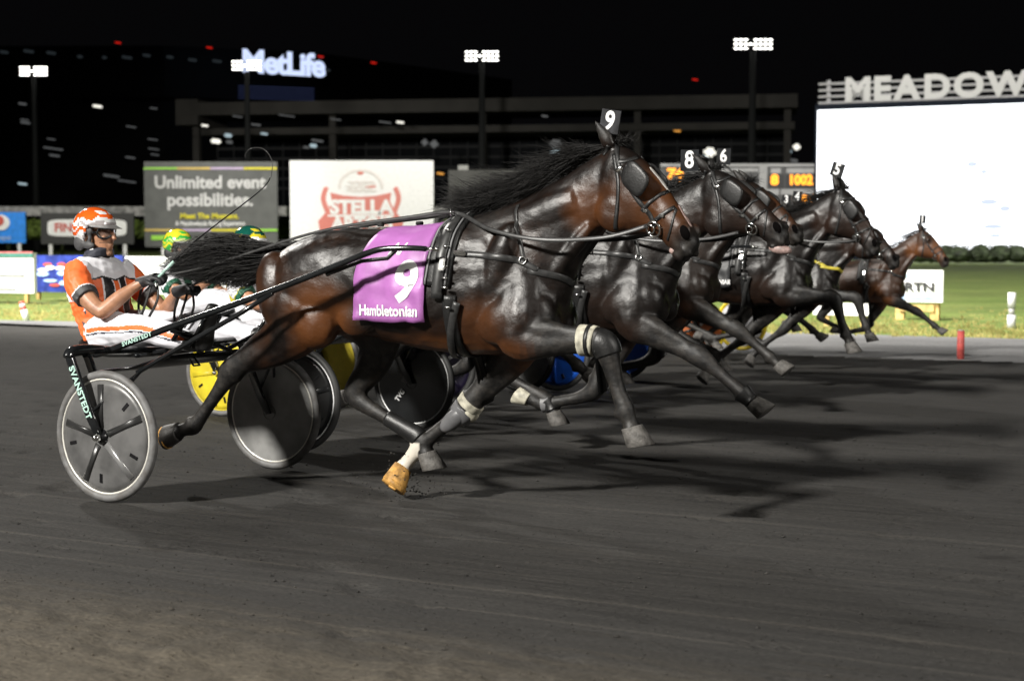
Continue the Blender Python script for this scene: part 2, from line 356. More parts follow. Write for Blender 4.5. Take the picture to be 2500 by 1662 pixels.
M['grass'] = ground_mat('mown_grass', (.085, .125, .026), (.115, .165, .036), (.185, .195, .065), (.5, 1.6), .8, None, .95, 25)

def patch(name, poly, z, m):
    bm = bmesh.new(); bm.faces.new([bm.verts.new((p[0], p[1], z)) for p in poly]); return tag(obj(name, bm, m), kind='structure')
edge = [ground(-3000, 690), ground(-1200, 733), ground(0, 785), ground(1000, 828), ground(2000, 868), ground(2500, 883), ground(3600, 905)]
edge = [(p.x, p.y) for p in edge]
gedge = [ground(-3000, 684), ground(-1200, 727), ground(0, 778), ground(900, 792), ground(1500, 800), ground(2000, 809), ground(2500, 823), ground(3600, 845)]
gedge = [(p.x, p.y) for p in gedge]
patch('grass', gedge + [(1500, gedge[-1][1] - 60), (1500, 3000), (-1500, 3000), (-1500, gedge[0][1] + 40)], -.03, M['grass'])
# track: a fine grid near the horses, dented by hooves and harrow
def track_z(x, y):
    c = x * UX.x + y * UX.y; s = x * VX.x + y * VX.y
    z = .0025 * noise.noise((c * .9, s * 2.2, 0)) + .0035 * noise.noise((c * 2.4, s * 9.0, 3.0)) + .0025 * noise.noise((c * .25, s * 16.0, 6.0))
    k = noise.noise((c * 2.6, s * 7.5, 9.0))
    if k > .40: z -= (k - .40) * .10                               # hoof dents
    r = max(0.0, min(1.0, (4.95 - s) / .5)); z += r * (.022 * noise.noise((c * 3.5, s * 7.0, 5)) + .016 * noise.noise((c * 9, s * 15, 5)) + .012)
    return z
bm = bmesh.new()
poly = [(-150, -40), (150, -40)] + [(edge[-1][0] + 100, edge[-1][1] - 40)] + edge[::-1]
bm.faces.new([bm.verts.new((p[0], p[1], -.07)) for p in poly])
tag(obj('track_base', bm, M['dirt']), kind='structure')
bm = bmesh.new(); rows = []; NY, NX = 210, 380
for j in range(NY + 1):
    Y = 4.2 * (27.0 / 4.2) ** (j / NY); row = []
    for i in range(NX + 1):
        X = (i / NX - .5) * 2 * (Y * .50 + 2.2); row.append(bm.verts.new((X, Y, -.069 if i in (0, NX) or j == 0 else track_z(X, Y))))
    rows.append(row)
def inside(x, y):
    for (x0, y0), (x1, y1) in zip(edge, edge[1:]):
        if x0 <= x <= x1: return y < y0 + (y1 - y0) * (x - x0) / (x1 - x0)
    return False
for j in range(NY):
    for i in range(NX):
        q = (rows[j][i], rows[j][i + 1], rows[j + 1][i + 1], rows[j + 1][i])
        if all(inside(v.co.x, v.co.y) for v in q): bm.faces.new(q)
bmesh.ops.delete(bm, geom=[v for v in bm.verts if not v.link_faces], context='VERTS')
tag(obj('track', bm, M['dirt'], smooth=True), kind='structure')
patch('apron', edge + gedge[::-1], -.026, M['apron'])
# loose clods and grit kicked over the lane
random.seed(4); bm = bmesh.new()
for _ in range(3400):
    Y = random.uniform(4.3, 13) if random.random() < .75 else random.uniform(4.3, 7); X = random.uniform(-1, 1) * (Y * .33)
    r = random.uniform(.002, .005) * (1 + (random.random() < .06) * 1.0)
    octa(bm, (X, Y, track_z(X, Y) + r * .3), r * random.uniform(1, 1.7), r, r * .7)
hp = ground(985, 1215)
for _ in range(170):
    a = random.gauss(0, .13), random.gauss(0, .08), abs(random.gauss(0, .11)); r = random.uniform(.003, .009)
    octa(bm, (hp.x + a[0] + .03, hp.y + a[1], a[2]), r, r * .8, r * .7)
tag(obj('dirt_clods', bm, M['dirt']), 'loose clods of dark dirt scattered over the track', 'dirt', kind='stuff')
# rough grass tufts at the inner edge of the track, and the infield sward
random.seed(8); bm = bmesh.new()
def tuft(x, y, h, n):
    for _ in range(n):
        a = random.uniform(0, 6.28); r = random.uniform(0, .10); x0, y0 = x + r * math.cos(a), y + r * math.sin(a); hh = h * random.uniform(.5, 1.2); lx, ly = random.uniform(-.5, .5) * hh, random.uniform(-.5, .5) * hh
        w = .007; vs = [bm.verts.new((x0 - w, y0, -.03)), bm.verts.new((x0 + w, y0, -.03)), bm.verts.new((x0 + lx * .5 + w * .6, y0 + ly * .5, -.03 + hh * .6)), bm.verts.new((x0 + lx, y0 + ly, -.03 + hh))]
        bm.faces.new(vs)
for _ in range(2600):
    px = random.uniform(-60, 2560); base = 779 + px * .018
    g = ground(px, base - abs(random.gauss(0, 26)) - 1); tuft(g.x, g.y, random.uniform(.03, .09), 7)
tag(obj('grass_blades', bm, [ground_mat('dry_grass', (.15, .155, .042), (.24, .22, .068), (.36, .30, .12), (.6, 1.5), .2, None, .9, 25)]), 'short dry grass along the inner edge of the track', 'grass', kind='stuff')
# ---------------------------------------------------------------- background
def signboard(name, label, cat, corners_px, Y, m, depth=.12, legs=None, legm=None, group=None, along=None, z0=0.0):
    """board from its pixel rectangle, standing at Y; returns (root, origin at centre, x dir, y dir, w, h)"""
    x0, y0, x1, y1 = corners_px
    if along is None:
        a, b = at(x0, y0, Y), at(x1, y1, Y); w = b.x - a.x; h = a.z - b.z; c = V((a.x + b.x) / 2, Y, (a.z + b.z) / 2); xd = V(1, 0, 0)
    else:                                     # plane through the point (x0,.,Y) along direction 'along'
        xd = Vector(along).normalized(); nrm = V(-xd.y, xd.x, 0); p0 = at(x0, y0, Y)
        d = ray(x1, (y0 + y1) / 2); t = (p0 - CAM).dot(nrm) / d.dot(nrm); q = CAM + d * t
        w = (V(q.x, q.y, 0) - V(p0.x, p0.y, 0)).length; zb = at(x0, y1, Y).z; h = p0.z - zb
        c = V((p0.x + q.x) / 2, (p0.y + q.y) / 2, (p0.z + zb) / 2)
    root = empty(name, (c.x, c.y, z0), math.atan2(xd.y, xd.x)); tag(root, label, cat, group)
    zc = c.z - z0
    bm = bmesh.new(); box(bm, (0, depth / 2, zc), (w, depth, h)); obj('panel', bm, m, root)
    if legs:
        for lx in legs:
            bm = bmesh.new(); hh = zc - h / 2; box(bm, (lx * w / 2, depth / 2 + .02, hh / 2 + depth * .05), (max(depth, .1) * .9, depth * .8, hh - .01)); obj('leg', bm, legm or M['post'], root)
    return root, zc, w, h
M['post'] = mat('galvanised_post', (.30, .30, .29), .5, vary=.15)
M['timber'] = mat('raw_timber', (.50, .34, .12), .7, vary=.2, scale=6)
M['signwhite'] = mat('white_sign', (.80, .80, .80), .5, vary=.04, scale=3)
M['lowwhite'] = mat('white_banner', (.72, .72, .72), .5, vary=.05, scale=3)
M['signblue'] = mat('bright_blue_sign', (.02, .24, .80), .5, vary=.1, scale=2)
M['deepblue'] = mat('deep_blue_banner', (.025, .045, .26), .5, vary=.35, scale=3)
M['signgrey'] = mat('grey_sign', (.085, .088, .085), .6, vary=.1, scale=.6)
M['signdark'] = mat('dark_grey_sign', (.028, .028, .028), .6, vary=.15)
M['greywhite'] = mat('sign_grey_white', (.52, .52, .52), .6); M['ink'] = mat('grey_ink', (.25, .25, .25), .6)
M['inkdark'] = mat('black_ink', (.02, .02, .022), .6)
M['postred'] = mat('post_red', (.44, .07, .06), .6, vary=.2); M['red'] = mat('sign_red', (.55, .09, .07), .5, vary=.1)
M['lightblue'] = mat('pale_blue', (.35, .5, .75), .5)
M['yel'] = mat('sign_yellow', (.62, .55, .03), .5)
M['lime'] = mat('sign_lime', (.28, .60, .06), .5)
M['gold'] = mat('sign_gold', (.55, .40, .10), .5)
M['lilac'] = mat('sign_lilac', (.45, .36, .52), .5)
M['fence'] = mat('weathered_white_fence', (.20, .20, .19), .7, vary=.3, scale=1.5)
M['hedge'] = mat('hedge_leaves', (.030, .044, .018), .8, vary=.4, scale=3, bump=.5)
M['hedgelit'] = mat('hedge_leaves_lit', (.10, .15, .02), .8, vary=.35, scale=2)  # lit look of the farther hedges put into a paler leaf colour
def bar(root, name, x0, z0, x1, z1, m, y=-.02, d=.02):
    bm = bmesh.new(); box(bm, ((x0 + x1) / 2, y, (z0 + z1) / 2), (abs(x1 - x0), d, abs(z1 - z0))); return obj(name, bm, m, root)
def word(root, s, size, x, z, m, bold=.02, sx=1.0, y=-.03, align='CENTER', spacing=1.0, name='lettering', shear=0.0):
    return letters(name, s, size, m, root, (x, y, z), (1, 0, 0), (0, 0, 1), bold, sx, align, spacing, .02, shear)
def oval(root, name, x, z, rx, rz, m, y=-.02, d=.02, n=40, pw=2.0):
    bm = bmesh.new(); loft(bm, [(V(x, y - d / 2, z), V(rx, 0, 0), V(0, 0, rz)), (V(x, y + d / 2, z), V(rx, 0, 0), V(0, 0, rz))], n, True, pw); return obj(name, bm, m, root)

# low boards along the inner edge
r, zc, w, h = signboard('banner', 'low white trackside banner with grey lines of print, left of the blue banner', 'banner', (-330, 616, 82, 708), 41, M['lowwhite'], .1, (-.9, 0, .9), M['timber'], 'low banners along the inner edge', UX)
bar(r, 'stripe', -w / 2, zc + h / 2 - .10, w / 2, zc + h / 2 - .01, mat('green_stripe', (.05, .17, .14), .6))
bar(r, 'stripe', -w / 2, zc + h / 2 - .012, w / 2, zc + h / 2 + .03, mat('pink_stripe', (.4, .12, .12), .6))
for k, (a, b, t) in enumerate(((.05, .62, .10), (.40, .80, .05), (.05, .95, .06), (.40, .75, .07), (.45, .9, .05))):
    bar(r, 'print_line', -w / 2 + a * w, zc + h * (.28 - .17 * k) - t / 2, -w / 2 + b * w, zc + h * (.28 - .17 * k) + t / 2, M['ink'], -.012)
r, zc, w, h = signboard('banner', 'low deep blue trackside banner with pale splashes, behind the orange driver', 'banner', (83, 623, 299, 712), 40.6, M['deepblue'], .1, (-.95, .95), M['timber'], 'low banners along the inner edge', UX)
random.seed(3)
for k, (ex, ez, sx_, c) in enumerate(((-.78, .2, .13, 'w'), (-.62, .33, .10, 'w'), (-.38, .30, .12, 'w'), (-.34, .02, .12, 'l'), (-.80, -.03, .15, 'l'), (-.62, -.38, .16, 'l'), (-.52, -.62, .12, 'r'), (-.30, -.50, .12, 'l'), (-.36, .52, .09, 'r'), (-.68, .5, .1, 'r'), (.2, .2, .14, 'l'), (.6, -.2, .15, 'w'))):
    oval(r, 'splash', ex * w / 2, zc + ez * h / 2, sx_ * w / 2, .05 * h * random.uniform(.8, 1.5), M[{'w': 'lowwhite', 'l': 'lightblue', 'r': 'red'}[c]], -.012)
r, zc, w, h = signboard('banner', 'low plain white trackside banner, between the orange driver and the black tail', 'banner', (300, 626, 800, 716), 39.8, M['signwhite'], .1, (-.9, 0, .9), M['timber'], 'low banners along the inner edge', UX)
r, zc, w, h = signboard('trackside_sign', 'white sign with black letters and blue rules on timber posts', 'sign', (2165, 659, 2302, 736), 30.5, M['signwhite'], .08, None, None, None, UX)
word(r, 'RTN', .23, .10, zc - .02, M['inkdark'], .03, 1.25, -.02)
for q in (.36, .30, -.30, -.36, -.41):
    bar(r, 'rule', -w * .44, zc + q * h * 1.0 - .006, w * .36, zc + q * h + .006, M['lightblue'], -.012)
for lx in (-.28, .34):
    bm = bmesh.new(); box(bm, (lx * w, .14, (zc - h / 2) / 2 - .03), (.16, .12, zc - h / 2 - .0)); obj('leg', bm, M['timber'], r)
bm = bmesh.new(); box(bm, (.03 * w, .06, .20), (.62 * w, .06, .13)); obj('rail', bm, M['timber'], r)
r, zc, w, h = signboard('trackside_sign', 'low blank white board on short timber legs, between the legs of the horses', 'sign', (1985, 739, 2128, 768), 27.5, M['signwhite'], .08, (-.55, .7), M['timber'], None, UX)

# small marker posts
def marker(name, label, px, ytop, ybot, rad, bands, lean=0.0):
    g = ground(px, ybot, -.03); k = F_PX / g.y; hh = (ybot - ytop) / k
    root = empty(name, g); root.rotation_euler = (0, lean, 0); tag(root, label, 'marker post')
    for (a, b, mm, rr) in bands:
        bm = bmesh.new(); disc(bm, (0, 0, 0), (0, 0, 1), [(0, a * hh), (rad * rr, a * hh), (rad * rr, b * hh), (0, b * hh)], 20); obj('post_band', bm, mm, root, True)
marker('marker_post', 'leaning white marker post with red bands in the grass at far left', 65, 734, 782, .055, [(0, .55, M['signwhite'], 1.1), (.55, .72, M['red'], 1.0), (.72, .86, M['signwhite'], 1), (.86, 1, M['red'], .95)], -.25)
marker('marker_post', 'short red marker post at the inner edge of the track, lower right', 2345, 805, 877, .045, [(0, .97, M['postred'], 1), (.97, 1.0, M['post'], .8)])
marker('marker_post', 'white two-part marker post standing in the grass at far right', 2469, 714, 802, .072, [(0, .38, M['greywhite'], 1.0), (.38, .58, M['post'], .72), (.58, 1, M['greywhite'], .95)])

# far fence and backstretch signs, 220 m out
root = empty('rail_fence', (at(420, 510, 205).x, 205, 0)); tag(root, 'long pale rail fence behind the backstretch signs', 'fence')
z0, z1 = hgt(527, 205), hgt(504, 205); x0, x1 = xat(-700, 205) - root.location.x, xat(1130, 205) - root.location.x
bm = bmesh.new(); box(bm, ((x0 + x1) / 2, 0, (z0 + z1) / 2), (x1 - x0, .2, z1 - z0)); obj('rail', bm, M['fence'], root)
for i in range(14):
    bm = bmesh.new(); box(bm, (x0 + (x1 - x0) * (i + .5) / 14, .32, z1 / 2), (.4, .3, z1)); obj('post', bm, M['fence'], root)
def hedge(px0, px1, ytop, ybot, Y, name='hedge', label='', lit=False, seed=1, depth=3.0):
    random.seed(seed); x0, x1, zt, zb = xat(px0, Y), xat(px1, Y), hgt(ytop, Y), max(hgt(ybot, Y), -.03); bm = bmesh.new(); W = x1 - x0; H_ = zt - zb
    n = max(8, int(W / (H_ * .28)))
    for i in range(n):                             # inner mass so that no light shows through the middle
        cx_ = x0 + W * (i + .5) / n; hh = H_ * random.uniform(.55, .97); cx_ += random.uniform(-.5, .5) * W / n; ball(bm, (cx_, Y + depth * random.uniform(.35, .65), zb + hh * .48), (W / n * random.uniform(.9, 2.2), depth * .38, hh * .5), None, 2)
    L_ = H_ * .055
    for i in range(int(W * H_ / (L_ * L_) * 1.1)):
        x = random.uniform(x0, x1); q = (x - x0) / W; top = H_ * (.86 + .14 * noise.noise((x * 1.3 / H_, seed, 0)) + .10 * noise.noise((x * 4 / H_, seed, 2)))
        z = zb + top * math.sqrt(random.random()); y = Y + depth / 2 - depth * .5 * math.sqrt(max(0, 1 - ((z - zb) / top * 1.0) ** 2)) + random.uniform(-.1, .25) * depth
        a = Vector((random.uniform(-1, 1), random.uniform(-1, 1), random.uniform(-.4, 1))).normalized() * L_ * random.uniform(.7, 1.6); b = Vector((random.uniform(-1, 1), random.uniform(-1, 1), random.uniform(-1, 1))).normalized() * L_
        p = Vector((x, y, z)); bm.faces.new([bm.verts.new(p - a), bm.verts.new(p + b * .6), bm.verts.new(p + a), bm.verts.new(p - b * .6)])
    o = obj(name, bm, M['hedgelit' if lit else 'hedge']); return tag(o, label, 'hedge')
hedge(2262, 2520, 590, 642, 112, label='dark rounded hedge in front of the big screen at far right', seed=5, depth=5)
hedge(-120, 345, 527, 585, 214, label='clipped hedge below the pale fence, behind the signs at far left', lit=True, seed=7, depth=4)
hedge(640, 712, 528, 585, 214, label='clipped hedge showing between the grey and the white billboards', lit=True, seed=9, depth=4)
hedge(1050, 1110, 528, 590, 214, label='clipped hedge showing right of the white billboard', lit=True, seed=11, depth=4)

YB = 203.0
r, zc, w, h = signboard('advert_sign', 'bright blue sign with a red and white ball at the left edge', 'sign', (-70, 518, 63, 593), YB, M['signblue'], .5, (.75,), M['lowwhite'])
cx_ = (-3 + 3.5) / 133 * w
oval(r, 'ball_emblem', cx_ + .3, zc + h * .16, h * .29, h * .25, M['signwhite'], -.1, .1); oval(r, 'ball_emblem', cx_ - .05, zc + h * .22, h * .20, h * .17, M['red'], -.2, .1)
word(r, 'pepsi', .8, cx_ + .6, zc - h * .33, M['lightblue'], .02, 1.1, -.1)
r, zc, w, h = signboard('advert_sign', 'black sign with a white capsule and red letters behind the orange helmet', 'sign', (99, 520, 327, 596), YB, M['signdark'], .5, (-.8, .8), M['lowwhite'])
oval(r, 'capsule', 0, zc + .02 * h, w * .425, h * .27, M['signwhite'], -.1, .1, 48, 6)
word(r, 'FINLANDIA', 1.5, -.3, zc + .02 * h, M['red'], .03, 1.0, -.2)
r, zc, w, h = signboard('billboard', 'grey billboard with white writing between coloured bands', 'billboard', (351, 395, 678, 603), YB, M['signgrey'], .6, (-.72, .72), M['lowwhite'])
u = w / 327.0
def bx_(x): return (x - 514.5) * u
def bz_(y): return zc + (499 - y) * u
for (yy, cs) in ((411, ('lime', 'gold', 'lilac', 'yel')), (562, ('gold', 'lilac', 'yel', 'lime'))):
    for i, cc in enumerate(cs):
        bar(r, 'colour_band', -w / 2 + w * i / 4, bz_(yy + 2.6), -w / 2 + w * (i + 1) / 4 - .02, bz_(yy - 2.6), M[cc], -.06, .1)
bar(r, 'colour_band', -w / 2 + w * .05, bz_(586), -w * .18, bz_(575), M['lime'], -.06, .1)
word(r, 'Unlimited event', 2.18, bx_(513), bz_(446), M['greywhite'], .03, 1.0, -.1)
word(r, 'possibilities.', 2.26, bx_(513), bz_(489), M['greywhite'], .03, 1.0, -.1)
word(r, 'Meet The Moment.', .95, bx_(511), bz_(528), M['yel'], .03, 1.0, -.1)
word(r, 'A Meadowlands Racing Experience', .80, bx_(513), bz_(546), M['lowwhite'], .02, .78, -.1)
bar(r, 'web_address', bx_(570), bz_(589), bx_(650), bz_(582), M['ink'], -.06, .1)
r, zc, w, h = signboard('billboard', 'white billboard with a red crest and white capital letters', 'billboard', (707, 392, 1059, 606), YB, M['signwhite'], .6, (-.8, .8), M['post'])
u = w / 352.0
def bx_(x): return (x - 883) * u
def bz_(y): return zc + (499 - y) * u
M['redsoft'] = mat('faded_red', (.62, .20, .165), .5, vary=.08)
M['paper'] = mat('crest_paper', (.70, .66, .64), .5)
bm = bmesh.new()
sh = [(806, 470), (840, 478), (880, 481), (920, 478), (956, 470), (952, 490), (962, 512), (985, 540), (978, 575), (960, 598), (800, 598), (782, 575), (776, 540), (800, 512), (810, 490)]
vs = [bm.verts.new((bx_(x), -.06, bz_(y))) for x, y in sh]; f_ = bm.faces.new(vs)
ex = bmesh.ops.extrude_face_region(bm, geom=[f_]); bmesh.ops.translate(bm, vec=(0, -.05, 0), verts=[q for q in ex['geom'] if isinstance(q, bmesh.types.BMVert)]); bmesh.ops.triangulate(bm, faces=bm.faces)
obj('crest_shield', bm, M['redsoft'], r)
word(r, 'STELLA', 2.35, bx_(882), bz_(507), M['signwhite'], .05, 1.05, -.14)
word(r, 'ARTOIS', 2.15, bx_(884), bz_(547), M['signwhite'], .05, 1.05, -.14)
for (x0_, y0_, x1_, y1_) in ((800, 524, 962, 529), (786, 565, 976, 569)):
    bar(r, 'crest_rule', bx_(x0_), bz_(y1_), bx_(x1_), bz_(y0_), M['signwhite'], -.13, .04)
random.seed(12)
def crest(name, m_, pts):                       # one relief plate of overlapping lobes
    bm = bmesh.new()
    for (x, z, rx, rz) in pts: ball(bm, (x, -.03, z), (rx, .05, rz), None, 1)
    obj(name, bm, m_, r)
crest('crest_ornament', M['paper'], [(bx_(881) + math.cos(i / 33 * math.pi) * 52 * u, bz_(458) + math.sin(i / 33 * math.pi) * 42 * u, .26, .24) for i in range(34)])
crest('crest_emblem', M['paper'], [(bx_(850 + 64 * i / 39), bz_(455 + 12 * math.sin(i * 2.3)), .42, .15) for i in range(40)])
for sx_ in (-1, 1): crest('crest_border', M['redsoft'], [(bx_(881) + sx_ * (86 + 6 * math.sin(i / 2)) * u, bz_(462 + i * 7), .40, .36) for i in range(14)])
crest('crest_star', M['redsoft'], [(bx_(880), bz_(423), .5, .25)]); crest('crest_ribbon', M['redsoft'], [(bx_(905), bz_(456), .8, .2)])
r, zc, w, h = signboard('billboard', 'plain dark grey board behind the flying mane', 'billboard', (1095, 415, 1420, 600), YB + 3, mat('blank_board', (.060, .060, .056), .7, vary=.1, scale=.5), .6, (-.8, .8), M['post'])
bm = bmesh.new(); box(bm, (-w * .39, .2, zc + h / 2 + .3), (1.3, .4, .6)); obj('cap_box', bm, M['post'], r)

# tote board with amber figures
M['amber'] = glow('amber_led', (1.0, .34, .015), 2.6)
M['tote'] = mat('tote_board_grey', (.10, .10, .105), .6, vary=.1, scale=.6); M['totelight'] = mat('tote_board_trim', (.40, .40, .41), .6, vary=.1, scale=.6); M['totedark'] = mat('tote_board_window', (.045, .045, .048), .5)
r, zc, w, h = signboard('tote_board', 'long grey results board with amber figures behind the horse heads', 'board', (1612, 402, 2075, 640), 158, M['tote'], 1.0)
u = w / 463.0
def bx_(x): return (x - 1843.5) * u
def bz_(y): return zc + (521 - y) * u
bar(r, 'trim', bx_(1612), bz_(408), bx_(2075), bz_(401), M['totelight'], -.1, .3)
bar(r, 'trim', bx_(1852), bz_(620), bx_(1871), bz_(408), M['totelight'], -.1, .2)
for (a, b, c, d) in ((1880, 412, 1904, 424), (1918, 412, 1985, 424), (1868, 462, 1900, 476), (1905, 462, 1985, 476), (1700, 412, 1850, 420)):
    bar(r, 'label_panel', bx_(a), bz_(d), bx_(b if False else c), bz_(b), M['totelight'], -.08, .1)
for (a, b, c, d) in ((1870, 427, 1912, 461), (1916, 427, 1990, 461), (1623, 410, 1682, 470)):
    bar(r, 'window_panel', bx_(a), bz_(d), bx_(c), bz_(b), M['totedark'], -.04, .1)
word(r, '8', 1.30, bx_(1889), bz_(441), M['amber'], .06, 1.1, -.14, name='amber_figures')
word(r, '1002', 1.30, bx_(1952), bz_(441), M['amber'], .05, .92, -.14, name='amber_figures')
word(r, '74', 1.3, bx_(1648), bz_(426), M['amber'], .06, 1.2, -.14, name='amber_figures')
word(r, '2', 1.3, bx_(1664), bz_(452), M['amber'], .06, 1.1, -.14, name='amber_figures')
word(r, '4 8 6', .9, bx_(1962), bz_(485), M['amber'], .05, 1.2, -.14, name='amber_figures')

# big screen with the letters on slats above it
M['screen'] = glow('lit_screen', (.93, .96, 1.0), 3.2); M['screenblue'] = glow('screen_picture_blue', (.55, .62, .86), 1.2)
M['slat'] = mat('pale_metal_slat', (.25, .25, .26), .5, vary=.08); M['screenframe'] = mat('screen_frame', (.008, .011, .018), .8, spec=.1)
p0 = at(1996, 270, 150)
r = empty('video_screen', (p0.x, p0.y, 0), -R(24)); tag(r, 'huge white glowing screen topped by letters on metal slats', 'video screen')
SW = 40.0; zt = p0.z; zb = .6
bm = bmesh.new(); box(bm, (SW / 2, .02, (zt + zb) / 2), (SW, .04, zt - zb)); obj('lit_panel', bm, M['screen'], r)
bm = bmesh.new(); box(bm, (SW / 2 - .1, 1.05, zt / 2 + .27), (SW + .3, 2.0, zt + .54)); obj('housing', bm, M['screenframe'], r)
for (a, b, s1, s2) in ((11.6, 8.3, .55, .14), (14.1, 8.6, .5, .28), (15.1, 7.9, .3, .25), (15.6, 5.2, .8, .3), (14.8, 4.3, .9, .12), (16.4, 6.4, .7, .1), (16.0, 3.0, .9, .25), (13.6, 7.2, .7, .08), (16.2, 2.2, .6, .2), (17.0, 4.6, .5, .3)):
    oval(r, 'picture_patch', a, b, s1, s2, M['screenblue'], -.01, .02)
u = 150 / F_PX
for k in range(4):
    zz = zt + (15 + 15.2 * k + 3) * u
    bm = bmesh.new(); box(bm, (SW / 2, .4, zz), (SW, .25, .20)); obj('slat', bm, M['slat'], r)
def on_screen(px):
    m_ = ray(px, 230).x / ray(px, 230).y; c_, s_ = math.cos(R(24)), math.sin(R(24)); return (p0.y * m_ - p0.x) / (c_ + s_ * m_)
M['signletter'] = mat('white_metal_letters', (.40, .40, .40), .5, vary=.04)
for px, ch in ((2093, 'M'), (2152, 'E'), (2213, 'A'), (2286, 'D'), (2364, 'O'), (2458, 'W'), (2545, 'L'), (2612, 'A'), (2692, 'N'), (2772, 'D'), (2846, 'S')):
    word(r, ch, 2.95, on_screen(px), zt + 44 * u, M['signletter'], .045, 1.08, .2)
for xx in (.9, 10.0, 20, 30, 39):
    bm = bmesh.new(); box(bm, (xx, .62, zt + 1.4), (.35, .2, 2.8)); obj('slat_support', bm, M['slat'], r)

# grandstand, dark, 300 m out
M['fascia'] = mat('unlit_concrete', (.050, .047, .042), .8, vary=.12, scale=.2); M['glassdark'] = mat('dark_glazing', (.003, .004, .0055), .5, vary=.3, scale=.05, spec=.05); M['innards'] = mat('unlit_interior', (.003, .003, .004), .9, spec=.02)
M['lampwarm'] = glow('lit_lamp', (1, .97, .86), 1.2); M['lampcool'] = glow('lit_window', (.72, .92, 1.0), .5); M['lampdim'] = glow('dim_window', (.85, .88, .9), .09); M['lampamber'] = glow('amber_lamp', (1, .42, .05), .8); M['lampred'] = glow('red_beacon', (1, .02, .01), .55)
A, B = at(440, 240, 318), at(1948, 212, 299); gx = (V(B.x, B.y, 0) - V(A.x, A.y, 0)); GW = gx.length
g = empty('grandstand', (A.x, A.y, 0), math.atan2(gx.y, gx.x)); tag(g, 'long unlit grandstand with two concrete decks and scattered lamps', 'grandstand')
def gz(py): return hgt(py, 308)
bm = bmesh.new(); box(bm, (GW / 2, 9, (gz(272) + gz(240)) / 2), (GW, 18, gz(240) - gz(272))); box(bm, (1.2, 8.9, (gz(296) + gz(231)) / 2), (4.6, 17.4, gz(231) - gz(296))); obj('roof', bm, M['fascia'], g)
bm = bmesh.new(); box(bm, (GW / 2 + 1.5, 10, (gz(321) + gz(304)) / 2), (GW - 4, 16, gz(304) - gz(321))); obj('deck', bm, M['fascia'], g)
bm = bmesh.new(); box(bm, (GW / 2, 16.5, gz(320) / 2), (GW - 3, 1, gz(256))); obj('glazing', bm, M['glassdark'], g)
bm = bmesh.new()
for i in range(34): box(bm, (2 + (GW - 4) * i / 33, 15.8, gz(330) / 2), (.22, .3, gz(262)))
for yy in (345, 372, 398, 425, 450): box(bm, (GW / 2, 15.7, gz(yy)), (GW - 4, .25, .5))
obj('mullion_grid', bm, mat('dark_mullion', (.045, .046, .048), .8, spec=.1), g)
bm = bmesh.new(); box(bm, (GW / 2, 14, gz(520) / 2), (GW, 3, gz(515))); obj('base_wall', bm, M['innards'], g)
for fx in (.016, .25, .5, .75, .985):
    bm = bmesh.new(); box(bm, (GW * fx, 4, gz(264) / 2), (1.3, 1.6, gz(256))); obj('column', bm, M['fascia'], g)
def lamp(parent, px, py, wpx, hpx, m, Y, gx0=None, name='lit_lamp', depth=.5):
    p = at(px, py, Y); loc = parent.matrix_basis.inverted() @ p; k = Y / F_PX; bm = bmesh.new()
    box(bm, (0, 0, 0), (wpx * k, depth, hpx * k), 0, 0, R(8), min(wpx, hpx) * k * .3)
    o = obj(name, bm, m, parent); o.location = loc; return o
for (px, py, w_, h_, mm) in ((527, 345, 26, 11, 'lampwarm'), (557, 331, 20, 9, 'lampcool'), (560, 347, 17, 8, 'lampdim'), (500, 307, 17, 5, 'lampwarm'), (645, 327, 18, 5, 'lampcool'), (765, 356, 19, 9, 'lampcool'), (748, 360, 15, 5, 'lampdim'), (775, 344, 30, 5, 'lampdim'), (625, 305, 24, 4, 'lampdim'),
    (580, 285, 24, 3, 'lampdim'), (977, 299, 19, 5, 'lampwarm'), (940, 299, 30, 3, 'lampdim'), (1037, 348, 16, 16, 'lampdim'), (1060, 352, 20, 18, 'lampdim'), (1357, 352, 30, 20, 'lampdim'), (1360, 376, 32, 22, 'lampcool'), (1330, 284, 16, 4, 'lampdim'), (1653, 319, 18, 6, 'lampamber'), (1733, 372, 30, 22, 'lampwarm'), (1720, 386, 18, 10, 'lampcool'), (1924, 369, 18, 14, 'lampcool'), (1945, 359, 18, 15, 'lampwarm'), (1935, 392, 26, 8, 'lampdim'), (1075, 424, 18, 5, 'lampamber'), (700, 283, 40, 2.5, 'lampdim'), (820, 292, 26, 2.5, 'lampdim')):
    lamp(g, px, py, w_, h_, M[mm], 305, name='lit_lamp')
# stadium beyond, with its sign
M['stadium'] = mat('stadium_shell', (.004, .004, .005), .7, vary=.5, scale=.04)
st = empty('stadium', (-60, 640, 0)); tag(st, 'huge dark stadium far behind with a glowing white sign and red beacons', 'stadium')
arc = [(-700, 600, 150), (-300, 590, 128), (0, 590, 113), (400, 605, 112), (760, 640, 128), (1000, 680, 160), (1250, 740, 195)]
bm = bmesh.new(); prev = None
for px, Y, yt in arc:
    p = at(px, yt, Y) - st.location; q = V(p.x * 1.0, p.y + 60, p.z * .97)
    cur = [bm.verts.new((p.x, p.y, 0)), bm.verts.new((p.x, p.y - 4, p.z * .72)), bm.verts.new((p.x, p.y, p.z * .75)), bm.verts.new((p.x, p.y, p.z)), bm.verts.new((q.x, q.y, q.z)), bm.verts.new((q.x, q.y, 0))]
    if prev:
        for i in range(6): bm.faces.new((prev[i], prev[(i + 1) % 6], cur[(i + 1) % 6], cur[i]))
    else: bm.faces.new(cur[::-1])
    prev = cur
bm.faces.new(prev); obj('shell', bm, M['stadium'], st)
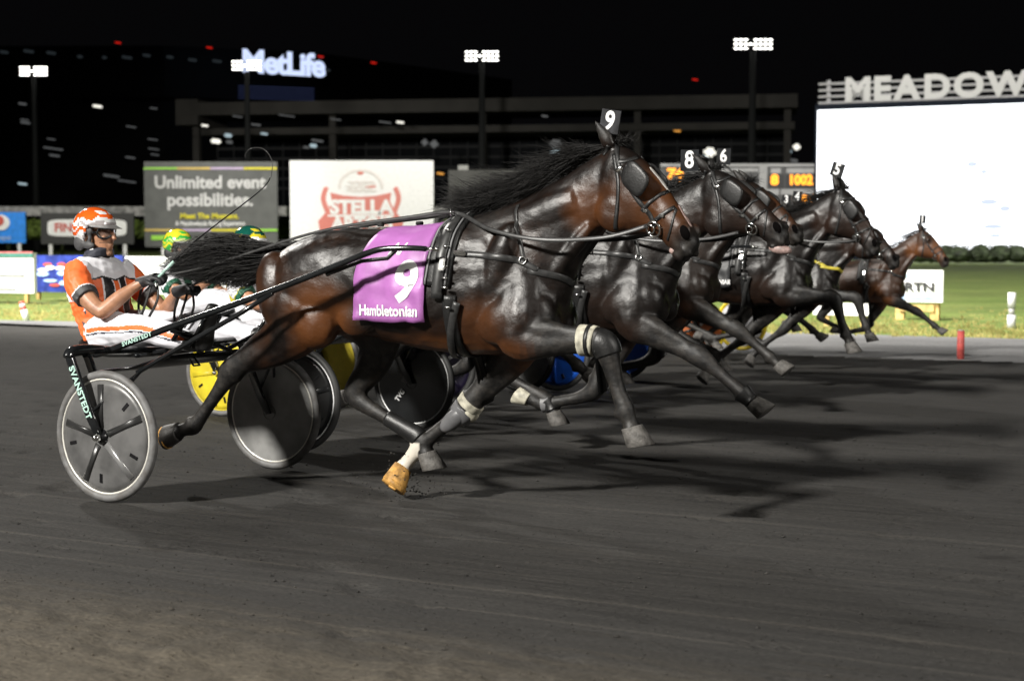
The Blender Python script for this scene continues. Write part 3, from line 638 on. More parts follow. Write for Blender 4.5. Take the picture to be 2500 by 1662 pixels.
bm = text_bm('MetLife', 11.2, .035, 'CENTER', .98, .93, 0, .2); p = at(693, 158, 585); loc = p - st.location; xd = V(math.cos(R(22)), math.sin(R(22)), -.02)
place(bm, lambda x, y, z: loc + xd * x + V(0, 0, 1) * y + V(xd.y, -xd.x, 0) * z); obj('lit_sign', bm, glow('lit_sign_letters', (.62, .72, 1.0), 1.15), st)
M['louvre'] = glow('blue_lit_louvre', (.12, .16, .42), .12)
for k in range(5):
    p = at(675, 214 + k * 7, 588) - st.location; bm = bmesh.new(); box(bm, p, (28, .4, .35), R(20)); obj('lit_louvre', bm, M['louvre'], st)
for (px, py) in ((288, 105), (511, 117), (783, 139), (912, 154), (1697, 195)):
    lamp(st, px, py, 14, 3.5, M['lampred'], 575, name='red_beacon', depth=1)
M['stdim'] = glow('stadium_dim_light', (.6, .75, .85), .025)
random.seed(21)
for (px, py, w_) in ((70, 126, 26), (125, 130, 24), (195, 139, 14), (255, 141, 12), (310, 141, 26), (358, 136, 20), (415, 140, 18), (470, 147, 22), (530, 150, 24), (800, 172, 14), (10, 128, 22)):
    lamp(st, px, py, w_, 7, M['stdim'], 572, name='dim_window', depth=1)
for (px, py, w_, h_, mm) in ((55, 254, 20, 5, 'lampdim'), (238, 260, 23, 6, 'lampwarm'), (62, 300, 24, 5, 'lampdim'), (60, 293, 20, 3, 'lampdim'), (130, 363, 48, 4, 'lampdim'), (133, 380, 26, 5, 'lampdim'), (55, 449, 22, 5, 'lampcool'), (318, 385, 24, 4, 'lampdim'), (272, 430, 40, 6, 'lampdim'), (310, 443, 44, 4, 'lampdim'), (375, 265, 18, 3, 'lampdim'), (320, 310, 24, 3, 'lampdim'), (373, 341, 24, 3, 'lampdim'), (375, 364, 26, 3, 'lampdim'), (378, 378, 20, 3, 'lampdim'), (125, 340, 20, 3, 'lampdim')):
    lamp(st, px, py, w_, h_, M[mm], 570, name='lit_window', depth=1)

# floodlight masts
M['lampbank'] = glow('floodlight_face', (1, .98, .92), 6.0); M['mast'] = mat('mast_grey', (.016, .017, .017), .7, spec=.1)
def mast(label, px, py, w_px, Y, first=[None]):
    x = xat(px, Y); z = hgt(py, Y); W = w_px * Y / F_PX
    if first[0] is None:
        root = empty('floodlight_mast', (x, Y, 0)); bm = bmesh.new(); disc(bm, (0, 0, 0), (0, 0, 1), [(0, 0), (.62, 0), (.36, z - 1.0), (0, z - .99)], 16); obj('pole', bm, M['mast'], root, True)
        for k in range(3):
            bm = bmesh.new(); box(bm, (0, .3, z + (k - 1) * .60), (W, .2, .16)); obj('crossarm', bm, M['mast'], root)
            for i in range(8):
                if i == 3 and k != 1: continue
                lx = (i / 7 - .5) * W * .86; bm = bmesh.new(); loft(bm, [(V(lx, .18, z + (k - 1) * .60), V(.12, 0, 0), V(0, 0, .12)), (V(lx, -.25, z + (k - 1) * .60 - .05), V(.23, 0, 0), V(0, 0, .13))], 14); obj('lamp_head', bm, M['lampbank'], root, True)
        first[0] = (root, z, W)
    else:
        src, z_, W_ = first[0]; root = copy_tree(src); root.location = (x, Y, 0); root.scale = (W / W_, 1, z / z_)
    tag(root, label, 'floodlight', 'floodlight masts')
mast('floodlight mast with a lit lamp bank at the far left edge', 90, 174, 70, 262)
mast('floodlight mast whose lamps overlap the glowing stadium sign', 607, 160, 74, 262)
mast('floodlight mast above the billboards, right of the stadium sign', 1177, 137, 84, 262)
mast('tallest floodlight mast, left of the big screen', 1834, 108, 97, 262)
# ---------------------------------------------------------------- horses  (local frame: x forward, y to the horse's left, z up; camera sees the -y side)
def sag(x0, z0, x1, z1, w, e=0.0):
    """ring across the sagittal pair top (x0,z0) - bottom (x1,z1), half width w"""
    a, b = V(x0, 0, z0), V(x1, 0, z1); return ((a + b) / 2, (a - b) / 2, V(0, w, 0))
TORSO = [(.60, 1.17, 1.06, .09), (.64, 1.30, .97, .19), (.72, 1.385, .92, .245), (.84, 1.44, .90, .275), (.97, 1.475, .90, .285), (1.10, 1.487, .905, .275), (1.25, 1.488, .905, .262), (1.42, 1.487, .872, .268),
         (1.60, 1.492, .842, .276), (1.76, 1.515, .828, .268), (1.90, 1.542, .822, .245), (2.03, 1.535, .825, .222), (2.16, 1.47, .84, .205), (2.27, 1.40, .87, .19), (2.36, 1.30, .92, .15), (2.42, 1.20, 1.0, .09)]
NECK = [(1.82, 1.54, 2.36, .98, .20), (2.00, 1.575, 2.44, 1.12, .165), (2.15, 1.625, 2.475, 1.24, .128), (2.30, 1.685, 2.515, 1.335, .108), (2.45, 1.76, 2.56, 1.405, .094), (2.58, 1.83, 2.62, 1.46, .085), (2.70, 1.895, 2.70, 1.53, .08)]
HEAD = [(2.655, 1.875, 2.61, 1.62, .062), (2.725, 1.895, 2.62, 1.52, .088), (2.80, 1.862, 2.665, 1.462, .102), (2.865, 1.808, 2.74, 1.438, .104), (2.925, 1.742, 2.825, 1.44, .090), (2.985, 1.668, 2.905, 1.432, .070),
        (3.045, 1.585, 2.965, 1.402, .058), (3.10, 1.502, 3.012, 1.352, .056), (3.142, 1.432, 3.052, 1.328, .058), (3.158, 1.388, 3.085, 1.318, .046), (3.155, 1.36, 3.115, 1.325, .026)]
def hind(near, y):
    s = -1 if near else 1
    if near: return [(.90, y * .80, 1.26, .20, .10), (.88, y * .95, 1.10, .235, .125), (.85, y, .97, .20, .115), (.74, y, .87, .145, .09), (.60, y, .80, .095, .064), (.48, y * .98, .745, .066, .046), (.395, y * .96, .685, .072, .043), (.335, y * .94, .615, .046, .034), (.235, y * .92, .495, .034, .028), (.15, y * .9, .40, .040, .032), (.108, y * .9, .36, .046, .036), (.04, y * .88, .338, .035, .031), (-.015, y * .88, .322, .044, .042)]
    return [(1.00, y * .8, 1.24, .20, .10), (1.08, y * .95, 1.06, .22, .12), (1.16, y, .92, .175, .105), (1.17, y, .80, .12, .08), (1.11, y, .70, .082, .058), (1.04, y * .98, .615, .066, .046), (1.02, y * .96, .56, .064, .043), (1.08, y * .95, .51, .046, .036), (1.24, y * .92, .44, .036, .03), (1.39, y * .9, .375, .042, .034), (1.445, y * .9, .345, .047, .037), (1.485, y * .88, .295, .036, .032), (1.503, y * .88, .255, .046, .043)]
def fore(pose, near, y):
    if pose == 'A' and near: return [(2.20, y * .75, 1.22, .15, .07), (2.23, y * .95, 1.05, .15, .10), (2.25, y * 1.05, .93, .12, .09), (2.38, y * 1.05, .915, .088, .066), (2.54, y, .925, .066, .052), (2.67, y, .925, .060, .052), (2.725, y * .98, .895, .062, .05), (2.755, y * .97, .81, .045, .038), (2.785, y * .95, .70, .036, .031), (2.82, y * .94, .615, .043, .035), (2.83, y * .94, .585, .047, .037), (2.852, y * .93, .535, .036, .032), (2.866, y * .93, .50, .046, .044)]
    if pose == 'A': return [(2.18, y * .75, 1.2, .15, .07), (2.16, y * .95, 1.02, .15, .10), (2.08, y * 1.02, .87, .115, .085), (1.97, y, .76, .084, .062), (1.86, y, .65, .065, .05), (1.775, y, .55, .06, .051), (1.73, y * .98, .50, .058, .048), (1.66, y * .97, .45, .04, .034), (1.57, y * .95, .385, .035, .03), (1.485, y * .94, .32, .042, .034), (1.455, y * .94, .295, .046, .037), (1.385, y * .90, .215, .036, .032), (1.345, y * .84, .165, .045, .043)]
    if near: return [(2.18, y * .75, 1.2, .15, .07), (2.20, y * .95, 1.04, .155, .10), (2.24, y * 1.05, .90, .125, .09), (2.36, y * 1.03, .835, .09, .066), (2.52, y, .77, .066, .052), (2.65, y, .715, .060, .051), (2.715, y * .98, .68, .06, .048), (2.78, y * .97, .63, .042, .036), (2.86, y * .95, .57, .035, .03), (2.935, y * .94, .51, .042, .034), (2.965, y * .94, .485, .047, .037), (3.015, y * .93, .445, .036, .032), (3.045, y * .93, .42, .046, .044)]
    return [(2.18, y * .75, 1.2, .15, .07), (2.16, y * .95, 1.02, .15, .10), (2.04, y * 1.02, .86, .115, .085), (1.94, y, .74, .084, .062), (1.87, y, .60, .065, .05), (1.83, y, .48, .062, .051), (1.795, y * .98, .42, .06, .048), (1.70, y * .97, .375, .042, .036), (1.57, y * .95, .345, .035, .03), (1.44, y * .94, .32, .043, .035), (1.405, y * .94, .318, .047, .037), (1.345, y * .93, .335, .036, .032), (1.305, y * .93, .35, .046, .044)]
HOOF = {('hind', True): (-.085, -.015), ('hind', False): (.03, -.09), ('foreA', True): (.030, -.10), ('foreA', False): (-.34, -.56, -.75), ('foreB', True): (.075, -.07), ('foreB', False): (-.105, .055)}
YAW = [-R(8)]
def head_fn(tilt, dz):
    c, s = math.cos(tilt), math.sin(tilt); P = V(2.66, 0, 1.80)
    def f(p):
        x = (p.x - P.x) * c + (p.z - P.z) * s; z = -(p.x - P.x) * s + (p.z - P.z) * c; y = p.y
        q = YAW[0] * max(0., min(1., (x + .05) / .12)); return V(P.x + x * math.cos(q) - y * math.sin(q), x * math.sin(q) + y * math.cos(q), P.z + dz + z)
    return f
def neck_fn(dz):
    def f(p):
        t = max(0., min(1., (p.x - 2.0) / .68)); t = t * t * (3 - 2 * t); return V(p.x, p.y, p.z + dz * t)
    return f
def GR(L0, i): return 1.0 if i < 3 else (.93 if (i < 5 and L0[0][2] < 1.235 or i == 3) else 1.10)
def horse_body(pose, tilt=0.0, dz=0.0, voxel=.0125):
    bm = bmesh.new(); hf, nf = head_fn(tilt, dz), neck_fn(dz)
    loft(bm, [(V(x, 0, (a + b) / 2), V(0, w, 0), V(0, 0, (a - b) / 2)) for x, a, b, w in TORSO], 28, True, 2.25)
    for rows, fn in ((NECK, nf), (HEAD, hf)):
        rg = []
        for x0, z0, x1, z1, w in rows:
            a, b = fn(V(x0, 0, z0)), fn(V(x1, 0, z1)); m_ = fn(V((x0 + x1) / 2, w, (z0 + z1) / 2)) - fn(V((x0 + x1) / 2, -w, (z0 + z1) / 2)); rg.append(((a + b) / 2, (a - b) / 2, m_ / 2))
        loft(bm, rg, 24, True, 2.2)
    for s in (-1, 1):
        near = s < 0
        for L0 in (hind(near, .165 * s), fore(pose, near, .155 * s)): limb(bm, [(p[0], p[1], p[2], p[3] * GR(L0, i), p[4] * GR(L0, i)) for i, p in enumerate(L0)])
        for kind in ('h', 'f'):                    # cannon bone and tendon, joint bosses
            L0 = hind(near, .165 * s) if kind == 'h' else fore(pose, near, .155 * s); i0, i1 = (7, 11) if kind == 'h' else (6, 10)
            q = L0[i0:i1 + 1]; T_ = []
            for i, p in enumerate(q):
                a_ = Vector(q[max(i - 1, 0)][:3]); b_ = Vector(q[min(i + 1, len(q) - 1)][:3]); t_ = (b_ - a_).normalized(); bk = -t_.cross(V(0, 1, 0)); T_.append((p[0] + bk.x * .026, p[1], p[2] + bk.z * .026, .017, .017))
            limb(bm, T_, 3, 10)
            if kind == 'f':                        # extensor and flexor bellies of the forearm
                a_, b_ = Vector(L0[2][:3]), Vector(L0[5][:3]); t_ = (b_ - a_).normalized(); fo = t_.cross(V(0, 1, 0))
                for q_, r_ in ((.036, 1.0), (-.036, .9)): limb(bm, [tuple(a_.lerp(b_, t) + fo * q_ * f_ + V(0, .012 * s * (1 if q_ > 0 else -.6), 0)) + (w_ * r_, w_ * r_ * .9) for t, w_, f_ in ((.05, .062, 1.3), (.32, .058, 1.25), (.62, .042, 1.05), (.90, .028, .9))], 4, 10)
            else:                                  # gaskin and the tendon that stands off to the point of the hock
                a_, b_ = Vector(L0[3][:3]), Vector(L0[6][:3]); t_ = (b_ - a_).normalized(); ba = -t_.cross(V(0, 1, 0))
                limb(bm, [tuple(a_.lerp(b_, t) + ba * q_) + (w_, w_ * .9) for t, q_, w_ in ((.0, .06, .06), (.4, .058, .036), (.72, .056, .022), (.98, .052, .024))], 4, 10)
            kp = L0[i0 - 1] if kind == 'f' else L0[i0 - 1]; a_ = Vector(L0[i0 - 2][:3]); b_ = Vector(L0[i0][:3]); t_ = (b_ - a_).normalized(); fw = t_.cross(V(0, 1, 0))
            if kind == 'f':
                ball(bm, Vector(kp[:3]) + fw * .030, (.044, .050, .044), None, 2); ball(bm, Vector(kp[:3]) - fw * .052 + V(0, 0, .012), (.026, .020, .028), None, 2)
            fp = Vector(L0[-3][:3]); tf = (Vector(L0[-2][:3]) - Vector(L0[-4][:3])).normalized(); fb = -tf.cross(V(0, 1, 0)); ball(bm, fp + fb * .036, (.030, .036, .030), None, 2)
        e = lambda p, r, ry=0: ball(bm, p, r, Matrix.Rotation(ry, 3, 'Y').to_euler(), 3)
        # muscles: shoulder blade, triceps, breast, forearm root, ribs, croup, thigh, stifle
        e((2.11, .150 * s, 1.26), (.085, .072, .27), R(20)); e((2.17, .178 * s, 1.02), (.165, .070, .115), R(-30)); e((2.31, .11 * s, 1.05), (.115, .10, .14), R(-20))
        e((1.98, .165 * s, 1.14), (.12, .07, .20), R(15)); e((1.60, .20 * s, 1.14), (.36, .085, .20)); e((2.36, .07 * s, .99), (.08, .07, .09))
        e((.99, .135 * s, 1.25), (.29, .142, .19), R(-13)); e((.74, .165 * s, 1.13), (.13, .11, .24), R(-12)); e((1.10, .19 * s, 1.34), (.13, .05, .07), R(15))
        gx_ = 1.0 if near else 1.12; e((gx_, .185 * s, .98), (.15, .10, .15), R(20)); e((1.28, .20 * s, 1.03), (.13, .05, .12))
        # head: cheek, jaw edge, eye arch, cheekbone, nostril rim, lips
        h = lambda p, r, ry=0: ball(bm, hf(V(*p)), r, Matrix.Rotation(ry + tilt, 3, 'Y').to_euler(), 3)
        h((2.735, .062 * s, 1.56), (.105, .052, .11), R(30)); h((2.845, .085 * s, 1.735), (.055, .035, .04), R(48)); h((2.925, .066 * s, 1.60), (.14, .018, .022), R(52))
        h((3.108, .043 * s, 1.432), (.040, .022, .046), R(20)); h((3.105, .03 * s, 1.352), (.05, .028, .026), R(50)); h((3.055, .018 * s, 1.325), (.045, .03, .024), R(40))
        # jugular groove ridge, neck muscle
        a, b = nf(V(2.22, .085 * s, 1.50)), nf(V(2.52, .07 * s, 1.62)); limb(bm, [(a.x, a.y, a.z, .09, .05), ((a.x + b.x) / 2, (a.y + b.y) / 2, (a.z + b.z) / 2, .09, .045), (b.x, b.y, b.z, .075, .04)], 3, 12)
        a, b = nf(V(2.36, .075 * s, 1.22)), nf(V(2.60, .055 * s, 1.50)); limb(bm, [(a.x, a.y, a.z, .05, .045), (b.x, b.y, b.z, .035, .035)], 3, 10)
        # ear
        a = hf(V(2.700, .05 * s, 1.88)); q = [hf(V(2.683, .058 * s, 1.932)), hf(V(2.655, .062 * s, 1.980)), hf(V(2.622, .06 * s, 2.022))]
        loft(bm, [(a, V(.034, 0, .01), V(0, .022, 0)), (q[0], V(.036, 0, .012), V(0, .021, 0)), (q[1], V(.024, 0, .008), V(0, .016, 0)), (q[2], V(.005, 0, 0), V(0, .005, 0))], 12)
    # point of hock and fetlock tuft
    ball(bm, (.345, -.158, .705), (.034, .026, .03), None, 2); ball(bm, (.98, .158, .545), (.034, .026, .034), None, 2)
    me = remeshed(bm, voxel, 4, .5)
    # coat zones, set per vertex: hair colour, with the far hind leg blacker than the near one
    ca = me.color_attributes.new('coat', 'FLOAT_COLOR', 'POINT')
    inv = 1.0
    legs = [(c, s < 0, k) for s in (-1, 1) for k, c in (('h', catmull(hind(s < 0, .165 * s), 4)), ('f', catmull(fore(pose, s < 0, .155 * s), 4)))]
    ss = lambda a, b, x: (lambda t: t * t * (3 - 2 * t))(max(0., min(1., (x - a) / (b - a))))
    pts = []
    for c, nr, k in legs:
        n = len(c)
        for i in range(int(n * .10), n): pts.append((Vector(c[i][:3]), (ss(.26, .44, i / n) if nr else ss(.10, .24, i / n)) if k == 'h' else ss(.16, .28, i / n), nr, k, i / n))
    from mathutils.kdtree import KDTree
    kd = KDTree(len(pts))
    for i, p in enumerate(pts): kd.insert(p[0], i)
    kd.balance(); hc = hf(V(2.75, 0, 1.58)); mz = hf(V(3.12, 0, 1.38)); fl = V(.98, 0, .93)
    for i, v in enumerate(me.vertices):
        p = v.co; br = 0.0; bl = 0.0; wh = 0.0
        br = max(br, .85 * ss(.97, .87, p.z) * ss(2.6, 2.3, p.x) * ss(.8, 1.0, p.x))                       # belly
        br = max(br, .95 * ss(.30, .10, (p - V(1.08, p.y, 1.0)).length))                                     # flank
        br = max(br, .28 * ss(.24, .06, (p - V(.72, p.y, 1.22)).length)); br = max(br, .5 * ss(.24, .08, (p - V(2.03, p.y, .95)).length))
        br = max(br, .55 * ss(.24, .08, (p - hc).length), .6 * ss(.30, .12, (p - hf(V(3.0, p.y, 1.58))).length), .72 * ss(.19, .05, (p - nf(V(2.60, p.y, 1.58))).length))
        br = max(br, .18 * ss(.20, .05, (p - V(.66, p.y, .93)).length))
        bl = max(bl, .9 * ss(.14, .05, (p - mz).length), .95 * ss(1.90, 1.95, p.z - dz) * ss(2.55, 2.62, p.x), .6 * ss(.10, .03, (p - hf(V(2.87, p.y, 1.72))).length)); bl = max(bl, .55 * ss(1.43, 1.50, p.z) * ss(2.2, 2.0, p.x))
        co, idx, dist = kd.find(p)
        if dist < .17: bl = max(bl, pts[idx][1] * ss(.17, .11, dist)); br *= 1 - pts[idx][1] * .85
        if dist < .08 and not pts[idx][2] and pts[idx][3] == 'f' and pts[idx][4] > .78 + .07 * noise.noise(p * 38): wh = 1.0
        ca.data[i].color = (br, bl, wh, 1)
    return me
def smooth_noise_disp(me, amp=.004):
    displace(me, lambda p: amp * (noise.noise(p * 9) + .6 * noise.noise(p * 19)) if p.z > .7 else 0.0)

def hoof_bm(c, d, side=V(0, 1, 0), r0=.047, r1=.064, L_=.10):
    c, d = Vector(c), Vector(d).normalized(); s = (side - d * side.dot(d)).normalized(); f = d.cross(s)
    bm = bmesh.new(); rg = []
    for t in (0, .06, .5, .97, 1.0):
        r = r0 + (r1 - r0) * t - (.004 if t == 1.0 else 0); rg.append((c + d * (L_ * t) + f * (.022 * t), (f * 1.0 - d * .10 * (0 if t < .9 else -1)) * r * 1.08, s * r))
    loft(bm, rg, 20); return bm
def strap_on(bvh, pts, w=.022, th=.006, side=-1, off=.003, k=7):
    P = catmull([(p[0], p[1]) for p in pts], k); q = [hit(bvh, x, z, side, off) for x, z in P]; bm = bmesh.new()
    nr = [n for _, n in q]; ribbon(bm, [p for p, _ in q], nr, w, th); return bm
def girth_on(bvh, x0, x1, a0, a1, w, th, off=.004, n=26, zc=1.15):
    pts, nr = [], []
    for i in range(n + 1):
        t = i / n; p, m_ = wrapx(bvh, x0 + (x1 - x0) * t, a0 + (a1 - a0) * t, zc, off); pts.append(p); nr.append(m_)
    bm = bmesh.new(); ribbon(bm, pts, nr, w, th); return bm
def ringbm(c, axis, R_, r): bm = bmesh.new(); torus(bm, c, axis, R_, r, 28, 8); return bm
def env(tab, x):
    if x >= tab[0][0]: return tab[0][1]
    for (x0, a), (x1, b) in zip(tab, tab[1:]):
        if x1 <= x <= x0: return a + (b - a) * (x - x0) / (x1 - x0)
    return tab[-1][1]
TAIL_TOP = [(.67, 1.405), (.58, 1.39), (.45, 1.405), (.27, 1.445), (.10, 1.42), (-.02, 1.375), (-.13, 1.325), (-.25, 1.285)]; TAIL_BOT = [(.64, 1.27), (.55, 1.19), (.40, 1.14), (.18, 1.165), (-.05, 1.21), (-.25, 1.265)]
def hair_lock(bm, root, d0, L_, r, droop=.0, wave=.02, seed=0, n=8, tip=.15, lift=0.0, hold=None):
    pts = []; rr = []
    for i in range(n + 1):
        t = i / n; w = noise.noise_vector(Vector((root.x * 7 + t * 2.2, root.z * 7 + seed * .07, seed * .31))) * wave * t * 2.2
        q = root + d0 * (L_ * t) + V(0, 0, (lift * t - droop * t * t)) + w
        if hold is not None: q.z = max(min(q.z, env(TAIL_TOP, q.x) - hold), env(TAIL_BOT, q.x) + hold * .6)
        pts.append(q); rr.append(r * (1 - t * (1 - tip)))
    tube(bm, pts, rr, 3, False)
def mane_bm(tilt, dz, n=620, seed=1, length=.40, wild=1.0):
    random.seed(seed); bm = bmesh.new(); nf = neck_fn(dz)
    for i in range(n):
        t = random.random() ** .9; x = 1.98 + t * .73; z = 1.572 + .02 * t
        # crest height along the neck
        for (x0, z0, *_), (x1, z1, *_) in zip(NECK, NECK[1:]):
            if x0 <= x <= x1: z = z0 + (z1 - z0) * (x - x0) / (x1 - x0)
        p = nf(V(x, random.uniform(-.022, .022), z - .012)); cl = noise.noise((x * 14, seed, 0)); L_ = length * random.uniform(.45, 1.05) * (1 + .35 * cl)
        a = R(random.gauss(170, 6) + 12 * cl * wild + 9 * t); d = V(math.cos(a), random.uniform(-.30, .12), math.sin(a)).normalized(); L_ *= 1.15 - .45 * abs(t - .45)
        hair_lock(bm, p, d, L_, .0034, .10 * random.uniform(.2, 1.5) * (L_ / .4), .030 * wild, int(x * 22) + seed, 8, .10, .03)
    # forelock
    hf = head_fn(tilt, dz)
    for i in range(90):
        p = hf(V(2.73 + random.uniform(-.03, .03), random.uniform(-.03, .03), 1.885)); d = V(random.uniform(-.25, .75), random.uniform(-.3, .3), random.uniform(.1, .8)).normalized()
        hair_lock(bm, p, d, random.uniform(.05, .13), .003, .04, .03, i, 5)
    return bm
def tail_bm(n=700, seed=2, s=1.0):
    random.seed(seed); bm = bmesh.new()
    # dock and the dense core of the tail
    limb(bm, [(.74, 0, 1.36, .045, .045), (.66, 0, 1.355, .055, .045), (.54, 0, 1.315, .080, .05), (.40, 0, 1.310, .108, .06), (.25, 0, 1.335, .100, .055), (.06, 0, 1.305, .075, .042), (-.08, 0, 1.278, .045, .025), (-.18, 0, 1.272, .012, .010)], 5, 12)
    for i in range(n):
        t = random.random(); x = .72 - t * .50; q = random.uniform(-1, 1); thick = .035 + .065 * min(1, t * 1.6)
        root = V(x, random.uniform(-.05, .05), 1.36 - .05 * math.sin(min(1, t * 1.6) * 3.0) + q * thick)
        f = random.gauss(0, 1)
        if q < -.72: a = R(196 + 9 * f); L_ = random.uniform(.16, .34); dr = random.uniform(.0, .07)
        else: a = R(180 - 6 * q + 3.5 * f + (4 if t > .5 else -2)); L_ = random.uniform(.32, .62) * (1.08 - .32 * t); dr = random.uniform(.03, .10) * (L_ / .5)
        d = V(math.cos(a), random.gauss(0, .11), math.sin(a)).normalized()
        hair_lock(bm, root, d, L_ * s, .0031, dr, .022, int(x * 9) + i % 4, 9, .12, .02, random.uniform(-.012, .05) if random.random() < .9 else -.05)
    return bm

def build_horse(spec):
    O, pose = spec['O'], spec['pose']; tilt, dz = spec.get('tilt', 0.0), spec.get('dz', 0.0); S = spec.get('scale', 1.0); full = spec.get('full', True)
    me = horse_body(pose, tilt, dz, spec.get('voxel', .0125)); smooth_noise_disp(me)
    if not spec.get('sock'):
        for d in me.color_attributes['coat'].data: d.color = (d.color[0] * spec.get('brown', 1.0), d.color[1], 0, 1)
    root = obj('horse', me, spec['coat']); root.location = O + UX * spec.get('dx', 0.0); root.rotation_euler = (0, 0, TR); root.scale = (S, S, S)
    tag(root, spec['label'], 'horse', 'trotting horses pulling the racing sulkies')
    bvh = bvh_of(me); hf, nf = head_fn(tilt, dz), neck_fn(dz); par = root
    H = lambda x, z: (lambda p: (p.x, p.z))(hf(V(x, 0, z)))
    # hair
    obj('mane', mane_bm(tilt, dz, spec.get('mane_n', 420), spec['seed'], spec.get('mane_l', .30), spec.get('wild', .8)), M['hair'], par, True)
    obj('tail', tail_bm(spec.get('tail_n', 300), spec['seed'] + 5, spec.get('tail_s', 1.0)), M['hair'], par, True)
    # hooves
    for s in (-1, 1):
        nr = s < 0
        for kind, c in (('hind', hind(nr, .165 * s)), ('fore' + pose, fore(pose, nr, .155 * s))):
            e = Vector(c[-1][:3]); dv = HOOF[(kind, nr)]; d = (V(dv[0], 0, dv[1]) if len(dv) == 2 else V(*dv)).normalized()
            hm = spec.get('hoofs', {}).get((kind[:4], nr), M['hoof'])
            o = obj('hoof', hoof_bm(e - d * .012, d, V(0, 1, 0), *((.050, .072, .118) if spec.get('sock') and (kind[:4], nr) == ('fore', False) else (.050, .066, .102))), hm, par, True)
            if spec.get('sole') and (kind[:4], nr) in spec['sole']:
                sd = (V(0, 1, 0) - d * d.y).normalized(); f = d.cross(sd); tip = e + d * (.106 if kind[:4] == 'fore' else .090) + f * .022; bm = bmesh.new()
                k_ = 1.11 if kind[:4] == 'fore' else 1.0; loft(bm, [(tip - d * .02, f * .066 * k_, sd * .062 * k_), (tip + d * .006, f * .067 * k_, sd * .0625 * k_)], 20); loft(bm, [(tip + d * .006, f * .03, sd * .016), (tip + d * .014, f * .022, sd * .008)], 12); obj('sole', bm, M['sole'], o, True)
    # boots strapped round the legs
    for (kind, nr, t0, t1, ex, mk) in spec.get('boots', []):
        C0 = hind(nr, -.165 if nr else .165) if kind == 'hind' else fore(pose, nr, -.155 if nr else .155); P = catmull(C0, 6); i0, i1 = int(t0 * len(P)), max(int(t0 * len(P)) + 2, int(t1 * len(P)))
        bm = bmesh.new(); limb(bm, [(p[0], p[1], p[2], p[3] * 1.10 + ex, p[4] * 1.10 + ex) for p in P[i0:i1]], 2, 16); obj('leg_boot', bm, mk, par, True)
    for (kind, nr, t, r3, ry, off, mk) in spec.get('shells', []):
        C0 = fore(pose, nr, -.155 if nr else .155); P = catmull(C0, 6); p = P[int(t * len(P))]; bm = bmesh.new(); ball(bm, (p[0] + off[0], p[1] + off[1], p[2] + off[2]), r3, Matrix.Rotation(R(ry), 3, 'Y').to_euler(), 3); obj('boot_shell', bm, mk, par, True)
    if spec.get('lip'):
        bm = bmesh.new(); ball(bm, hf(V(*spec['lip'][0])), spec['lip'][1], Matrix.Rotation(R(20) + tilt, 3, 'Y').to_euler(), 3); obj('lower_lip', bm, M['pink'], par, True)
    # eyes and nostrils
    for s in (-1, 1):
        p = hf(V(2.862, .098 * s, 1.728)); bm = bmesh.new(); ball(bm, p, .021, None, 2); obj('eye', bm, M['eye'], par, True)
        q, n_ = hit(bvh, *H(3.113, 1.432), s, -.005); bm = bmesh.new(); t1 = (hf(V(3.12, 0, 1.40)) - hf(V(3.10, 0, 1.46))).normalized(); t1 = (t1 - n_ * t1.dot(n_)).normalized(); t2 = n_.cross(t1)
        loft(bm, [(q, t1 * .038, t2 * .023), (q + n_ * .006, t1 * .035, t2 * .021)], 16); obj('nostril', bm, M['nostril'], par, True)
    # markings that have an outline of their own
    def mark(pts, w, name, m_):
        P = [hf(V(x, 0, z)) for x, z in pts]; ps, ns = [], []
        for p in catmull([tuple(p) for p in P], 5):
            p = Vector(p); c = hf(V(2.86, 0, 1.62)); d = (p - c); d.y = 0; d.normalize(); d = (d + V(0, -.55, 0)).normalized(); h = bvh.ray_cast(p + d * .25 + V(0, 0, 0), -d)
            if h[0] is None: continue
            ps.append(h[0] + h[1] * .001); ns.append(h[1])
        if len(ps) > 2:
            bm = bmesh.new(); ribbon(bm, ps, ns, [w * math.sin(math.pi * (.12 + .76 * i / (len(ps) - 1))) for i in range(len(ps))], .003); obj(name, bm, m_, par, True)
    for mk in spec.get('marks', []): mark(*mk)
    # bridle
    L2 = spec.get('bridle', M['leather'])
    br = empty('bridle', parent=par)
    for s in (-1, 1):
        obj('cheek_strap', strap_on(bvh, [H(2.735, 1.88), H(2.775, 1.76), H(2.86, 1.62), H(2.925, 1.53), H(2.945, 1.47)], .024, .006, s), L2, br, True)
        obj('throat_strap', strap_on(bvh, [H(2.73, 1.84), H(2.765, 1.70), H(2.755, 1.56), H(2.735, 1.47)], .020, .006, s), L2, br, True)
        obj('nose_band', strap_on(bvh, [H(2.885, 1.55), H(2.96, 1.61), H(3.015, 1.645)], .018, .006, s), L2, br, True)
        obj('nose_band', strap_on(bvh, [H(2.935, 1.49), H(3.00, 1.53), H(3.075, 1.575)], .020, .006, s), L2, br, True)
        obj('lip_strap', strap_on(bvh, [H(3.055, 1.55), H(3.04, 1.47), H(3.01, 1.40)], .012, .005, s), L2, br, True)
        obj('brow_band', strap_on(bvh, [H(2.73, 1.80), H(2.80, 1.80), H(2.845, 1.815)], .022, .006, s), L2, br, True)
        p, n_ = hit(bvh, *H(2.945, 1.462), s, .014)
        obj('bit_ring', ringbm(p, n_, .037, .006), M['metal'], br, True); obj('bit_ring', ringbm(p + n_ * .016 + V(-.006, 0, .004), n_, .020, .0045), M['metal'], br, True)
        p, n_ = hit(bvh, *H(2.775, 1.76), s, .006); bm = bmesh.new(); ball(bm, p, (.024, .008, .016), Matrix.Rotation(R(-25), 3, 'Y').to_euler(), 2); obj('rosette', bm, M['metal'], br, True)
